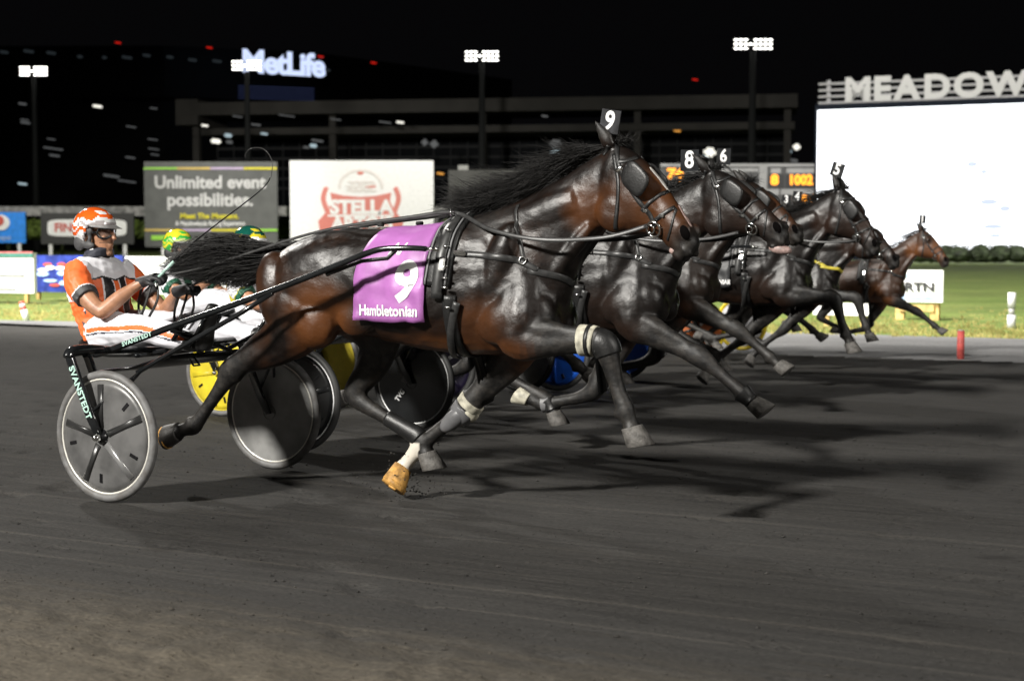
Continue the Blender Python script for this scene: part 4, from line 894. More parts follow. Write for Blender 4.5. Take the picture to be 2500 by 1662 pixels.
        for hx, hz in ((2.83, 1.665), (2.905, 1.55), (2.99, 1.52)):
            p, n_ = hit(bvh, *H(hx, hz), s, .007); bm = bmesh.new(); box(bm, p, (.022, .006, .014), 0, 0, R(20), .002); obj('buckle', bm, M['metal'], br)
        if spec.get('blinkers', True):
            bm = bmesh.new(); ps = []
            for i in range(10):                              # cup standing off the eye
                a = R(-80 + 160 * i / 9); q_ = hf(V(2.845 + .075 * math.sin(a) * .55 + .03, 0, 1.72 - .075 * math.sin(a))); ps.append(q_)
            cpt, nn = hit(bvh, *H(2.862, 1.712), s, .02)
            ax = (hf(V(2.92, 0, 1.66)) - hf(V(2.80, 0, 1.78))).normalized(); bx2 = (hf(V(2.90, 0, 1.76)) - hf(V(2.82, 0, 1.66))).normalized()
            loft(bm, [(cpt - nn * .018, ax * .078, bx2 * .062), (cpt + nn * .006, ax * .082, bx2 * .066), (cpt + nn * .014, ax * .077, bx2 * .062), (cpt + nn * .019, ax * .060, bx2 * .046)], 24, True, 3.2); obj('blinker', bm, M['leather'] if spec.get('blk') is None else spec['blk'], br, True)
    obj('head_strap', strap_on(bvh, [H(2.70, 1.885), H(2.66, 1.84)], .02, .006, -1), L2, br, True)
    # head number
    if spec.get('num'):
        nb = empty('number_plate', parent=par); tl, sz = spec.get('ntilt', -.12), spec.get('nsize', .118)
        c = hf(V(2.70, 0, 1.95)) + V(spec.get('ndx', -.02), -.03, .055 + spec.get('ndz', 0.0)); xd = V(math.cos(.15) * math.cos(tl), -.15, math.sin(tl)).normalized(); yd = V(-math.sin(tl), 0, math.cos(tl)); zd = xd.cross(yd)
        bm = bmesh.new(); pw = sz * spec.get('nasp', .98)
        vs = []
        for zz in (-.003, .003):
            for (a, b) in ((-1, -1), (1, -1), (1, 1), (-1, 1)): vs.append(bm.verts.new(c + xd * a * pw / 2 + yd * b * sz / 2 + zd * zz))
        for f_ in ((0, 1, 2, 3), (4, 5, 6, 7), (0, 1, 5, 4), (1, 2, 6, 5), (2, 3, 7, 6), (3, 0, 4, 7)): bm.faces.new([vs[i] for i in f_])
        obj('plate', bm, spec.get('plate', M['plate']), nb)
        letters('figure', spec['num'], sz * 1.10, M['white'], nb, c + zd * .004, xd, yd, .028, .92, depth=.002)
        bm = bmesh.new(); tube(bm, [c - yd * sz * .45, hf(V(2.70, 0, 1.89))], .006, 6); obj('holder', bm, M['leather'], nb, True)
    # saddle and girth
    sd = empty('saddle', parent=par); K = -1
    obj('pad', girth_on(bvh, 1.815, 1.885, R(-82), R(82), .155, .030, .006, 34), M['leather'], sd, True)
    for ox in (-.052, .052):
        obj('binding', girth_on(bvh, 1.815 + ox, 1.885 + ox, R(-81), R(81), .010, .008, .026, 34), M['edge'], sd, True)
    obj('back_band', girth_on(bvh, 1.825, 1.885, R(-95), R(95), .062, .022, .024, 34), M['strap'], sd, True)
    obj('girth', girth_on(bvh, 1.885, 1.86, R(-92), R(-268), .075, .020, .006, 34), M['leather'], sd, True)
    obj('under_strap', girth_on(bvh, 1.93, 1.80, R(-100), R(-178), .04, .012, .022, 20), M['strap'], sd, True)
    for s in (-1, 1):
        for ang, r_ in ((30, .012), (44, .010), (62, .014), (72, .010), (84, .012), (104, .010)):
            p, n_ = wrapx(bvh, 1.85 + .0003 * ang, R(ang * s), 1.15, .044); bm = bmesh.new(); ball(bm, p, (r_ * 1.7, r_, r_ * .7), None, 2); obj('buckle', bm, M['metal'], sd, True)
        p, n_ = wrapx(bvh, 1.86, R(60 * s), 1.15, .05); bm = bmesh.new(); box(bm, p, (.034, .012, .07), 0, R(-14) * -s, 0, .004); obj('shaft_hook', bm, M['metal'], sd)
        p, n_ = wrapx(bvh, 1.83, R(14 * s), 1.15, .05); obj('terret', ringbm(p + V(0, 0, .012), V(1, 0, 0), .017, .004), M['metal'], sd, True)
        bm = bmesh.new(); p, n_ = wrapx(bvh, 1.86, R(3 * s), 1.15, .045); ball(bm, p, (.05, .03, .02), None, 2); obj('tree_top', bm, M['leather'], sd, True)
    # breast collar with neck strap
    bc = empty('breast_collar', parent=par)
    for s in (-1, 1):
        cm = spec.get('collar', M['strap'])
        obj('collar_strap', strap_on(bvh, [(1.90, 1.355), (2.05, 1.345), (2.22, 1.325), (2.34, 1.27)] if True else [], .034, .009, s, .004), cm, bc, True)
        P = []
        for i in range(9):
            t = i / 8; x = 2.34 + .16 * t; z = 1.27 - .07 * t; h = bvh.ray_cast(V(x + .6, s * (.16 * (1 - t) + .0), z), V(-1, 0, 0)); P.append((h[0] + h[1] * .004, h[1]) if h[0] else hit(bvh, 2.36, z, s))
        bm = bmesh.new(); ribbon(bm, [a for a, _ in P], [b for _, b in P], .036, .009); obj('collar_strap', bm, cm, bc, True)
        obj('neck_strap', strap_on(bvh, [(2.19, 1.60), (2.215, 1.50), (2.245, 1.40), (2.265, 1.325)], .022, .006, s), M['strap'], bc, True)
        p, n_ = hit(bvh, 1.93, 1.352, s, .012); bm = bmesh.new(); box(bm, p, (.075, .010, .026), 0, 0, R(4), .003); obj('collar_clip', bm, M['metal'], bc)
        p, n_ = hit(bvh, 2.265, 1.318, s, .012); obj('collar_ring', ringbm(p, n_, .018, .004), M['metal'], bc, True)
    # back strap and check rein, crupper
    P = [wrapx(bvh, x, R(-2), 1.15, .006) for x in (.72, .8, .9, 1.0, 1.12, 1.25, 1.4, 1.55, 1.7, 1.8)]; bm = bmesh.new(); ribbon(bm, [p for p, _ in P], [n for _, n in P], .022, .006); obj('back_strap', bm, M['leather'], par, True)
    bm = bmesh.new(); a = V(1.83, 0, 1.575); b = hf(V(2.66, 0, 1.885)); c = nf(V(2.28, 0, 1.715)); tube(bm, [a, a.lerp(c, .5) + V(0, 0, .01), c + V(0, 0, .005), b], .006, 6); obj('check_rein', bm, M['leather'], par, True)
    for q in (1.30, 1.55):
        bm = bmesh.new(); p, _ = wrapx(bvh, q, 0, 1.15, .022); box(bm, p, (.035, .03, .022), 0, 0, 0, .004); obj('keeper', bm, M['leather'], par)
    # saddle cloth
    if spec.get('cloth'):
        cm, words, wm = spec['cloth']; cl = empty('saddle_cloth', parent=par)
        def clp(x, z, off): return hit(bvh, x, z, -1, off)[0]
        bm = bmesh.new(); NXc, NZ = 16, 22; g = []
        for j in range(NZ + 1):
            t = j / NZ; row = []
            for i in range(NXc + 1):
                q = i / NXc; xl = 1.405 - .125 * min(1, t * 2.2) if True else 0; xl = 1.41 - .10 * math.sin(min(1, t * 1.8) * math.pi / 2); xr = 1.765 - .015 * t
                x = xl + (xr - xl) * q; ang = None
                if t < .30: p, n_ = wrapx(bvh, x, R(-8 - 48 * t / .30), 1.15, .010)
                else:
                    zt = wrapx(bvh, x, R(-56), 1.15, .010)[0].z; z = zt + (1.005 - zt) * (t - .30) / .70; p, n_ = hit(bvh, x, z, -1, .010); 
                rip = .007 * math.sin(x * 31 + t * 5 + noise.noise((x * 6, t * 4, 1)) * 3) * min(1, t * 1.5) + .006 * noise.noise((x * 9, t * 7, 4)); p = p + n_ * (.004 + rip)
                if t > .75: p = p + V(0, -.02 * (t - .75) * 4, 0)
                row.append(bm.verts.new(p))
            g.append(row)
        for j in range(NZ):
            for i in range(NXc): bm.faces.new((g[j][i], g[j][i + 1], g[j + 1][i + 1], g[j + 1][i]))
        ex = bmesh.ops.extrude_face_region(bm, geom=bm.faces[:]); bmesh.ops.translate(bm, vec=(0, .004, 0), verts=[q for q in ex['geom'] if isinstance(q, bmesh.types.BMVert)])
        me_c = mesh_of(bm, True); obj('cloth', me_c, cm, cl); bc_ = bvh_of(me_c)
        for (s_, size, x, z, bold, sxx, sh) in words:
            tb = text_bm(s_, size, bold, 'CENTER', sxx, 1.0, sh); cut_grid(tb, .02)
            place(tb, lambda a, b, c: (lambda h: (h[0] + V(0, -.003, 0)) if h[0] else V(x + a, -.33, z + b))(bc_.ray_cast(V(x + a, -1.5, z + b), V(0, 1, 0))))
            obj('lettering', tb, wm, cl)
    return root, bvh, hf
# ---------------------------------------------------------------- racing sulkies (local frame as for the horses, origin on the ground under the axle)
HL = 1.47 / 2
def wheel(parent, y, disc_m, spoke_m, tyre_m, rim_m, spokes=5, rot=0.0, cap=None, bright=None):
    out = -1 if y < 0 else 1; root = empty('wheel', (0, y, .36), 0, parent); ax = V(0, out, 0)
    bm = bmesh.new(); torus(bm, (0, 0, 0), ax, .336, .0235, 64, 10); obj('tyre', bm, tyre_m, root, True)
    bm = bmesh.new(); torus(bm, (0, 0, 0), ax, .312, .0075, 64, 8, 2.2); obj('rim', bm, rim_m, root, True)
    bm = bmesh.new(); disc(bm, (0, 0, 0), ax, [(.306, -.012), (.306, .012), (.27, .014), (.09, .034), (0, .036)], 56)
    disc(bm, (0, 0, 0), -ax, [(.306, .011), (.27, .014), (.09, .034), (0, .036)], 56); obj('disc', bm, disc_m, root, True)
    for i in range(spokes):
        a = rot + 2 * math.pi * i / spokes; d = V(math.cos(a), 0, math.sin(a)); t = V(-math.sin(a), 0, math.cos(a))
        for q in (1, -1):
            bm = bmesh.new(); loft(bm, [(d * .05 + ax * .036 * q, t * .020, ax * .010), (d * .17 + ax * .027 * q, t * .016, ax * .008), (d * .285 + ax * .015 * q, t * .022, ax * .005)], 10, True, 3)
            if q == 1: obj('spoke', bm, (bright if bright is not None and i == 0 else spoke_m), root, True)
            else: bm.free()
    for i in range(5):
        a = rot + .42 + 2 * math.pi * i / 5; d = V(math.cos(a), 0, math.sin(a)); t = V(-math.sin(a), 0, math.cos(a)); bm = bmesh.new()
        loft(bm, [(d * .205 + ax * .023, t * .010, ax * .003), (d * .255 + ax * .0185, t * .010, ax * .003)], 8, True, 4); obj('vent_slot', bm, M['black'], root)
    bm = bmesh.new(); disc(bm, ax * .03, ax, [(.045, -.07), (.045, .005), (.030, .02), (.018, .045), (0, .047)], 20); obj('hub', bm, M['black'], root, True)
    bm = bmesh.new(); disc(bm, ax * .07, ax, [(.022, 0), (.022, .012), (.012, .03), (0, .031)], 14); obj('hub_nut', bm, M['metal'], root, True)
    return root
def build_sulky(O, label, w_near, w_far, deco=None, dx=0.0, frame=None):
    fr = frame or M['gloss']; root = empty('racing_sulky', O + UX * dx, TR); tag(root, label, 'sulky', 'racing sulkies')
    for y, wsp in ((-HL, w_near), (HL, w_far)):
        if wsp is None: continue
        wheel(root, y, **wsp); o = -1 if y < 0 else 1
        fk = empty('fork', parent=root)
        for q, wd in ((.066 * o, .030), (-.066 * o, .026)):
            bm = bmesh.new(); loft(bm, [(V(.005, y + q * .85, .35), V(.024, 0, .005), V(0, .010, 0)), (V(-.05, y + q, .47), V(wd, 0, .007), V(0, .012, 0)), (V(-.19, y + q, .775), V(wd, 0, .007), V(0, .012, 0)), (V(-.205, y + q * .9, .80), V(wd * .8, 0, .005), V(0, .012, 0))], 14, True, 4); obj('fork_leg', bm, fr, fk, True)
        bm = bmesh.new(); limb(bm, [(-.20, y + .075 * o, .785, .032, .03), (-.20, y + .045 * o, .815, .033, .032), (-.20, y - .07 * o, .822, .033, .03), (-.20, y - .20 * o, .812, .030, .026)], 5, 12, V(0, 0, 1)); obj('fork_crown', bm, fr, fk, True)
        st = empty('shaft', parent=root); ys = .50 * o
        P = catmull([(-.30, ys * 1.02, .785), (-.22, ys, .80), (.30, ys * .98, .965), (.888, ys * .94, 1.145), (1.30, ys * .88, 1.285), (1.50, ys * .85, 1.355), (1.60, ys * .83, 1.378), (1.74, ys * .78, 1.382), (1.82, ys * .73, 1.378)], 5)
        bm = bmesh.new(); tube(bm, P, [.020 - .006 * i / len(P) for i in range(len(P))], 12); obj('tube', bm, fr, st, True)
        bm = bmesh.new(); tube(bm, [(1.66, ys * .80, 1.372), (1.60, ys * .77, 1.33), (1.45, ys * .80, 1.315), (1.25, ys * .86, 1.245)], .011, 8); obj('trace_strap', bm, M['leather'], st, True)
        bm = bmesh.new(); tube(bm, [(.93, ys * .94, 1.145), (.70, ys * .98, 1.02), (.25, ys * 1.1, .79), (.10, ys * 1.2, .70)], .0135, 10); tube(bm, [(.12, ys * 1.18, .71), (-.04, y + .066 * o, .50)], .009, 8); tube(bm, [(.12, ys * 1.18, .71), (-.05, y - .066 * o, .50)], .009, 8); obj('stay', bm, fr, st, True)
        bm = bmesh.new(); tube(bm, [(.24, ys * .96, .93), (.31, .33 * o, .86), (.33, .24 * o, .85)], .011, 8); tube(bm, [(.26, .22 * o, .835), (.37, .22 * o, 1.0)], .012, 8); tube(bm, [(.27, .36 * o, .835), (.38, .36 * o, 1.0)], .012, 8); tube(bm, [(.37, .22 * o, 1.0), (.38, .36 * o, 1.0)], .012, 8); tube(bm, [(.36, .34 * o, .98), (.50, ys * .96, 1.02)], .010, 8); obj('stirrup', bm, fr, root, True)
        bm = bmesh.new(); P = [V(1.82, ys * .73, 1.378), V(1.88, ys * .68, 1.375)]; tube(bm, P, .010, 6); obj('tip_chain', bm, M['metal'], st, True)
    bm = bmesh.new(); limb(bm, [(-.20, -HL + .15, .815, .030, .024), (-.185, -.3, .80, .034, .020), (-.18, 0, .79, .036, .018), (-.185, .3, .80, .034, .020), (-.20, HL - .15, .815, .030, .024)], 6, 12, V(0, 0, 1)); obj('axle_arch', bm, fr, root, True)
    bm = bmesh.new()
    for s in (-1, 1): tube(bm, [(.30, .46 * s, .955), (0, .24 * s, .80), (-.3, .13 * s, .755), (-.74, .11 * s, .748)], .014, 8)
    tube(bm, [(-.30, -.17, .755), (-.30, .17, .755)], .014, 8); tube(bm, [(0.26, -.50, .945), (0.24, 0, .80), (.26, .50, .945)], .014, 8); tube(bm, [(.10, -.3, .84), (.10, .3, .84)], .016, 8); obj('seat_frame', bm, fr, root, True)
    bm = bmesh.new(); P = [(-.78, .82, .13), (-.76, .785, .145), (-.68, .76, .155), (-.55, .752, .16), (-.40, .757, .155), (-.30, .770, .14)]
    loft(bm, [(V(x, 0, z), V(0, w, 0), V(.012 if i < 2 else 0, 0, .020)) for i, (x, z, w) in enumerate(P)], 18, True, 3.5); obj('seat', bm, M['leather'], root, True)
    bm = bmesh.new(); tube(bm, [(.05, -.06, .745), (.12, -.1, .71), (.16, -.2, .715), (.2, -.28, .76)], .006, 6); obj('cable', bm, M['leather'], root, True)
    bm = bmesh.new(); loft(bm, [(V(-.24, 0, .69), V(0, .55, 0), V(0, 0, .012)), (V(-.05, 0, .715), V(0, .50, 0), V(0, 0, .012)), (V(.10, 0, .77), V(0, .40, 0), V(0, 0, .012))], 16, True, 4); obj('mud_screen', bm, M['black'], root, True)
    if deco:
        y = -HL - .066 - .0135; d = V(-.155, 0, .34).normalized()
        letters('lettering', deco, .055, M['decal'], root, V(-.112, y, .60), -d, V(d.z, 0, -d.x), .03, 1.0, spacing=1.04, depth=.002)
        d = V(.52, .01, .165).normalized(); letters('lettering', deco, .033, M['decal'], root, V(.03, -.5 - .021, .878), d, V(-d.z, 0, d.x), .03, 1.15, spacing=1.1, depth=.002)
    return root
M['decal'] = mat('pale_teal_decal', (.46, .68, .60), .4, vary=.1); M['discgrey'] = mat('smoky_grey_disc', (.115, .114, .113), .35, vary=.22, scale=7); M['discpale'] = mat('pale_smoky_disc', (.21, .21, .205), .35, vary=.2, scale=6); M['spokedark'] = mat('dark_spoke', (.022, .022, .022), .3)
M['discyellow'] = mat('yellow_disc', (.62, .50, .025), .45, vary=.12, scale=6, bump=.1); M['discblack'] = mat('black_disc', (.008, .0085, .009), .25, vary=.3, scale=4); M['discnavy'] = mat('navy_disc', (.010, .007, .022), .35); M['discblue'] = mat('royal_blue_disc', (.012, .085, .46), .35, vary=.25, scale=4); M['discorange'] = mat('rust_orange_disc', (.42, .11, .026), .45, vary=.25, scale=6); M['discwhite'] = mat('white_disc', (.55, .55, .57), .4); M['yellowrim'] = mat('yellow_rim', (.62, .47, .02), .4)
M['discgrey'].node_tree.nodes['Principled BSDF'].inputs['Alpha'].default_value = .84; M['spokechrome'] = mat('polished_spoke', (.45, .45, .45), .3, .7)
def W(disc_, spoke='spokedark', tyre='tyre', rim='rim', rot=0.0, **k): return dict(disc_m=M[disc_], spoke_m=M[spoke], tyre_m=M[tyre], rim_m=M[rim], rot=rot, **k)

# ---------------------------------------------------------------- drivers
def build_driver(O, label, c, detail=True, lean=0.0, dz=0.0, dx=0.0):
    """seated figure, legs forward to the stirrups, hands on the lines"""
    root_o = O + UX * dx
    A = lambda x, z: (x - lean * max(0, z - .85), z + dz * max(0, min(1, (z - .85) / .3)))
    def T(x, y, z): q = A(x, z); return (q[0], y, q[1])
    def TR_(p): q = A(p[0], p[2]); return (q[0], p[1], q[1], p[3], p[4])
    torso = [(-.60, .80, .13, .17), (-.64, .87, .145, .175), (-.69, .96, .135, .168), (-.725, 1.05, .138, .178), (-.745, 1.15, .142, .192), (-.755, 1.235, .125, .205), (-.758, 1.295, .092, .165), (-.758, 1.325, .07, .10)]
    armN = [(-.735, -.165, 1.25, .075, .07), (-.68, -.235, 1.175, .07, .064), (-.575, -.265, 1.085, .056, .053), (-.475, -.265, 1.015, .047, .045), (-.44, -.25, 1.03, .046, .044), (-.385, -.205, 1.09, .044, .042), (-.32, -.155, 1.15, .031, .030), (-.275, -.13, 1.178, .030, .033)]
    armF = [(-.735, .165, 1.25, .075, .07), (-.675, .235, 1.17, .07, .064), (-.565, .268, 1.07, .056, .053), (-.46, .265, .995, .047, .045), (-.415, .24, 1.01, .046, .044), (-.34, .19, 1.05, .044, .042), (-.255, .135, 1.10, .031, .030), (-.205, .115, 1.122, .030, .033)]
    legs = []
    for s in (-1, 1): legs.append([(-.64, .085 * s, .875, .115, .10), (-.52, .125 * s, .89, .105, .095), (-.34, .185 * s, .90, .088, .082), (-.17, .235 * s, .912, .070, .066), (-.06, .262 * s, .905, .064, .06), (.06, .28 * s, .885, .062, .058), (.16, .292 * s, .868, .05, .048), (.25, .298 * s, .856, .038, .036), (.295, .30 * s, .85, .04, .04)])
    # body: one continuous skin-coloured figure
    bm = bmesh.new()
    loft(bm, [(V(*T(x, 0, z)), V(a, 0, 0), V(0, w, 0)) for x, z, a, w in torso], 20, True, 2.3)
    for P in (armN, armF): limb(bm, [TR_(p) for p in P], 4, 12)
    for P in legs: limb(bm, P, 4, 12)
    hx, hz = A(-.745, 1.47); hd = lambda x, y, z: (hx + x, y, hz + z)
    limb(bm, [T(-.755, 0, 1.23) + (.062, .06), T(-.76, 0, 1.30) + (.056, .056), hd(-.02, 0, -.10) + (.06, .06)], 4, 14)
    ball(bm, hd(-.01, 0, .03), (.105, .078, .10), None, 3)                       # skull
    loft(bm, [(V(*hd(.02, 0, .03)), V(.088, 0, 0), V(0, .068, 0)), (V(*hd(.035, 0, -.03)), V(.078, 0, .01), V(0, .066, 0)), (V(*hd(.045, 0, -.08)), V(.066, 0, .012), V(0, .056, 0)), (V(*hd(.062, 0, -.118)), V(.045, 0, .012), V(0, .040, 0)), (V(*hd(.070, 0, -.140)), V(.026, 0, .008), V(0, .026, 0))], 18)
    ball(bm, hd(.122, 0, -.012), (.020, .014, .032), Matrix.Rotation(R(-22), 3, 'Y').to_euler(), 2); ball(bm, hd(.138, 0, -.034), (.014, .015, .011), None, 2)   # nose
    ball(bm, hd(.105, 0, .035), (.018, .055, .014), None, 2); ball(bm, hd(.108, 0, -.072), (.014, .024, .007), None, 2); ball(bm, hd(.107, 0, -.084), (.013, .021, .008), None, 2); ball(bm, hd(.098, 0, -.125), (.02, .024, .018), None, 2)
    for s in (-1, 1):
        ball(bm, hd(.085, .042 * s, -.03), (.024, .018, .02), None, 2); ball(bm, hd(-.015, .078 * s, -.022), (.022, .010, .034), Matrix.Rotation(R(12), 3, 'Y').to_euler(), 2)
    me = remeshed(bm, .0065, 3, .45); body = obj('person', me, [M['skin'], c.get('beard', M['skin'])]); body.location = root_o; body.rotation_euler = (0, 0, TR); tag(body, label, 'person', 'harness drivers')
    for p in me.polygons:
        q = p.center - Vector(hd(0, 0, 0))
        if q.z < -.055 and q.x > .045 and abs(q.y) < .055 and (q.z < -.098 or q.x > .112 or q.z > -.064) and q.z > -.16 and q.x > .05 + (abs(q.y) * .3) and not (-.092 < q.z < -.066 and q.x > .11): p.material_index = 1
    # jersey
    bm = bmesh.new(); g = .014
    loft(bm, [(V(*T(x, 0, z)), V(a + g, 0, 0), V(0, w + g, 0)) for x, z, a, w in [(-.60, .83, .15, .18)] + torso[1:]], 22, True, 2.3)
    for P in (armN, armF): limb(bm, [TR_((p[0], p[1], p[2], p[3] + .016, p[4] + .016)) for p in P[:3]], 4, 14)
    me = remeshed(bm, .006, 3, .45); J = [c['main'], c['yoke'], c['stripe'], c['cuff'], c['edge']]
    displace(me, lambda p: (.009 * noise.noise((p.x * 11, p.y * 7, p.z * 22 + p.x * 26)) + .004 * noise.noise((p.x * 30, p.y * 22, p.z * 40))) * (1.5 if p.z < 1.10 else .8))
    e0 = [Vector(TR_(P[2])[:3]) for P in (armN, armF)]; d0 = [(Vector(TR_(P[2])[:3]) - Vector(TR_(P[1])[:3])).normalized() for P in (armN, armF)]
    for p in me.polygons:
        q = p.center; i = 0; arm = 0 if q.y < 0 else 1; t = (q - e0[arm]).dot(d0[arm]); onarm = abs(q.y) > .185 + .25 * max(0, q.z - dz - 1.2) and q.x > T(-.80, 0, 1.1)[0]
        zz = (q.z - dz)
        if onarm and t > -.050: i = 3 if -.042 < t < .006 else 4
        elif not onarm:
            front = q.x > T(-.735, 0, q.z)[0]
            zy = 1.215 - .25 * abs(abs(q.y) - .09) + .12 * max(0, abs(q.y) - .16) + (.03 if not front else 0)
            if zz > zy: i = 1
            elif zz > zy - .010: i = 2
            elif front and .03 < abs(q.y) < .095: i = 2
            elif front and (.02 < abs(q.y) < .03 or .095 < abs(q.y) < .106): i = 4
            elif not front and abs(q.y) > .16 and zz > 1.06: i = 4
        p.material_index = i
    obj('jersey', me, J, body)
    if c.get('letters'):
        bv = bvh_of(me)
        for s_, x, z, k in c['letters']:
            q = A(x, z); tb = text_bm(s_, .085, .03, 'CENTER', .9); place(tb, lambda a, b, cc: (lambda h: (h[0] + V(0, -.003, 0)) if h[0] else V(q[0] + a, -.3, q[1] + b))(bv.ray_cast(V(q[0] + a, -1, q[1] + b), V(0, 1, 0)))); obj('lettering', tb, c['lettermat'], body)
    # trousers
    bm = bmesh.new()
    loft(bm, [(V(-.59, 0, .80), V(.13, 0, 0), V(0, .185, 0)), (V(-.63, 0, .87), V(.155, 0, 0), V(0, .19, 0)), (V(-.675, 0, .925), V(.145, 0, 0), V(0, .18, 0))], 20, True, 2.3)
    for P in legs: limb(bm, [(p[0], p[1], p[2], p[3] + .013, p[4] + .012) for p in P[:-1]], 4, 14)
    me = remeshed(bm, .006, 3, .45)
    displace(me, lambda p: .006 * noise.noise((p.x * 9, p.y * 12, p.z * 26)) + .004 * noise.noise((p.x * 22, p.y * 22, p.z * 9)))
    TRm = [c['trousers'], c.get('side', c['trousers']), c.get('side2', c['trousers'])]; cl = [(Vector(p[:3])) for p in catmull(legs[0], 4)]
    for p in me.polygons:
        q = p.center
        if q.x > -.66 and abs(q.y) > .02:
            b = min(cl, key=lambda w: (w.x - q.x) ** 2); dzq = q.z - b.z; outer = abs(q.y) > abs(b.y) + .02
            if outer and .004 < dzq < .030: p.material_index = 1
            elif outer and -.012 < dzq < -.004: p.material_index = 2
    obj('trousers', me, TRm, body)
    # boots, gloves
    for s in (-1, 1):
        bm = bmesh.new(); limb(bm, [(.20, .295 * s, .862, .058, .055), (.27, .30 * s, .855, .056, .052), (.31, .30 * s, .85, .055, .048)], 4, 12); limb(bm, [(.315, .30 * s, .815, .035, .034), (.325, .30 * s, .86, .055, .042), (.345, .302 * s, .93, .045, .046), (.375, .305 * s, 1.02, .036, .048), (.395, .305 * s, 1.07, .024, .036)], 4, 12)
        obj('boot', remeshed(bm, .007, 2), M['leather'], body)
    def glove(w, d, curl, up):
        w = Vector(w); d = Vector(d).normalized(); up = Vector(up); up = (up - d * up.dot(d)).normalized(); sd = d.cross(up); bm = bmesh.new()
        limb(bm, [tuple(w - d * .045) + (.036, .038), tuple(w - d * .01) + (.034, .037), tuple(w + d * .035) + (.030, .044), tuple(w + d * .085) + (.026, .046)], 4, 12, sd)
        for i, (o_, L_) in enumerate(((-.034, .070), (-.011, .080), (.012, .076), (.034, .060))):
            b = w + d * .085 + sd * o_; p1 = b + d * L_ * .42 - up * .006 * i; p2 = p1 + (d * .25 - up * .9).normalized() * L_ * .40; p3 = p2 + (-d * .85 - up * .35).normalized() * L_ * .34
            tube(bm, catmull([tuple(b - d * .02), tuple(b), tuple(p1), tuple(p2), tuple(p3)], 3), [.0125] * 9 + [.0115] * 3 + [.0095], 8)
        b = w + d * .03 - sd * curl * .034; q = b + (d * .6 - sd * curl * .45 - up * .4) * .05; q2 = q + (d * .65 + sd * curl * .25 - up * .5) * .038
        tube(bm, catmull([tuple(b), tuple(q), tuple(q2)], 3), [.016, .0155, .015, .014, .0135, .0125, .010], 8)
        return remeshed(bm, .0045, 2)
    gn = T(-.262, -.125, 1.186); gf = T(-.195, .11, 1.128)
    obj('glove', glove(gn, (.95, .12, .32), -1, (-.3, -.25, .9)), M['glove'], body); obj('glove', glove(gf, (.95, -.1, .22), 1, (-.3, .2, .9)), M['glove'], body)
    # neck warmer
    bm = bmesh.new(); P = [T(-.755, 0, 1.305), T(-.745, 0, 1.335), T(-.735, 0, 1.352), hd(.005, 0, -.098)]
    loft(bm, [(V(*P[0]), V(.105, 0, .03), V(0, .110, 0)), (V(*P[1]), V(.100, 0, .034), V(0, .100, 0)), (V(*P[2]), V(.094, 0, .03), V(0, .088, 0)), (V(*P[3]), V(.082, 0, .018), V(0, .076, 0))], 20, True); 
    obj('neck_warmer', remeshed(bm, .006, 2), c['neck'], body)
    # helmet: shell, ear guards, visor, goggles
    hm = empty('helmet', parent=body); bm = bmesh.new(); bmesh.ops.create_uvsphere(bm, u_segments=56, v_segments=36, radius=1.0)
    bmesh.ops.transform(bm, matrix=Matrix.Translation(V(*hd(-.022, 0, .028))) @ Matrix.Diagonal((.148, .112, .128, 1)), verts=bm.verts)
    kill = []
    for v in bm.verts:
        q = v.co - V(*hd(0, 0, 0))
        lim = .028 if q.x > .03 else (.028 - .16 * min(1, (.03 - q.x) / .085) if q.x > -.055 else -.14)
        if q.z < lim or q.z < -.105: kill.append(v)
    bmesh.ops.delete(bm, geom=kill, context='VERTS')
    HM = c['helmet']
    for f_ in bm.faces:
        q = f_.calc_center_median() - V(*hd(0, 0, 0)); a = q.z + .25 * q.x * 0; wv = .012 * math.sin(q.x * 60) + .01 * noise.noise((q.x * 18, abs(q.y) * 18, q.z * 18)); s_ = q.z - .35 * min(0, q.x + .02) * 0 - max(0, -q.x - .02) * -.25 + wv
        n_ = noise.noise((q.x * 26, abs(q.y) * 20 + 3, q.z * 26))
        edge_d = q.z - (.028 if q.x > .03 else .028 - .16 * min(1, (.03 - q.x) / .085))
        if edge_d < .028 and q.x > -.075: i = 3
        elif s_ > .085: i = 0 if n_ > -.22 else 1
        elif s_ > .062: i = 1
        elif s_ > .045: i = 3 if q.x > -.05 else 0
        elif s_ > .030: i = 1
        elif s_ > .008: i = 0
        else: i = 1 if n_ < .25 else 3
        f_.material_index = i
    ex = bmesh.ops.solidify(bm, geom=bm.faces[:], thickness=.008); obj('shell', bm, HM, hm, True)
    for s in (-1, 1):
        bm = bmesh.new(); torus(bm, hd(-.015, .082 * s, -.028), (0, 1, 0), .036, .013, 20, 8); ball(bm, hd(.012, .086 * s, .012), (.036, .016, .03), None, 2); ball(bm, hd(-.065, .082 * s, -.06), (.045, .02, .05), None, 2); ball(bm, hd(.005, .080 * s, -.075), (.05, .018, .024), None, 2); obj('ear_guard', remeshed(bm, .006, 2), c.get('guard', M['glove']), hm)
        bm = bmesh.new(); ribbon(bm, [V(*hd(.012, .083 * s, -.075)), V(*hd(.035, .072 * s, -.115)), V(*hd(.06, .045 * s, -.148)), V(*hd(.068, 0, -.160))], [V(0, s, 0)] * 3 + [V(0, s * .3, -1)], .026, .005); obj('chin_strap', bm, c.get('strap', M['white']), hm, True)
    bm = bmesh.new(); g_ = []
    for i in range(17):
        a = R(-72 + 144 * i / 16); w_ = math.cos(a * 1.05); g_.append([V(*hd(-.022 + .146 * math.cos(a), .112 * math.sin(a), .044)), V(*hd(-.022 + (.148 + .050 * max(0, w_)) * math.cos(a), (.114 + .02 * max(0, w_)) * math.sin(a), .044 - .022 * max(0, w_)))])
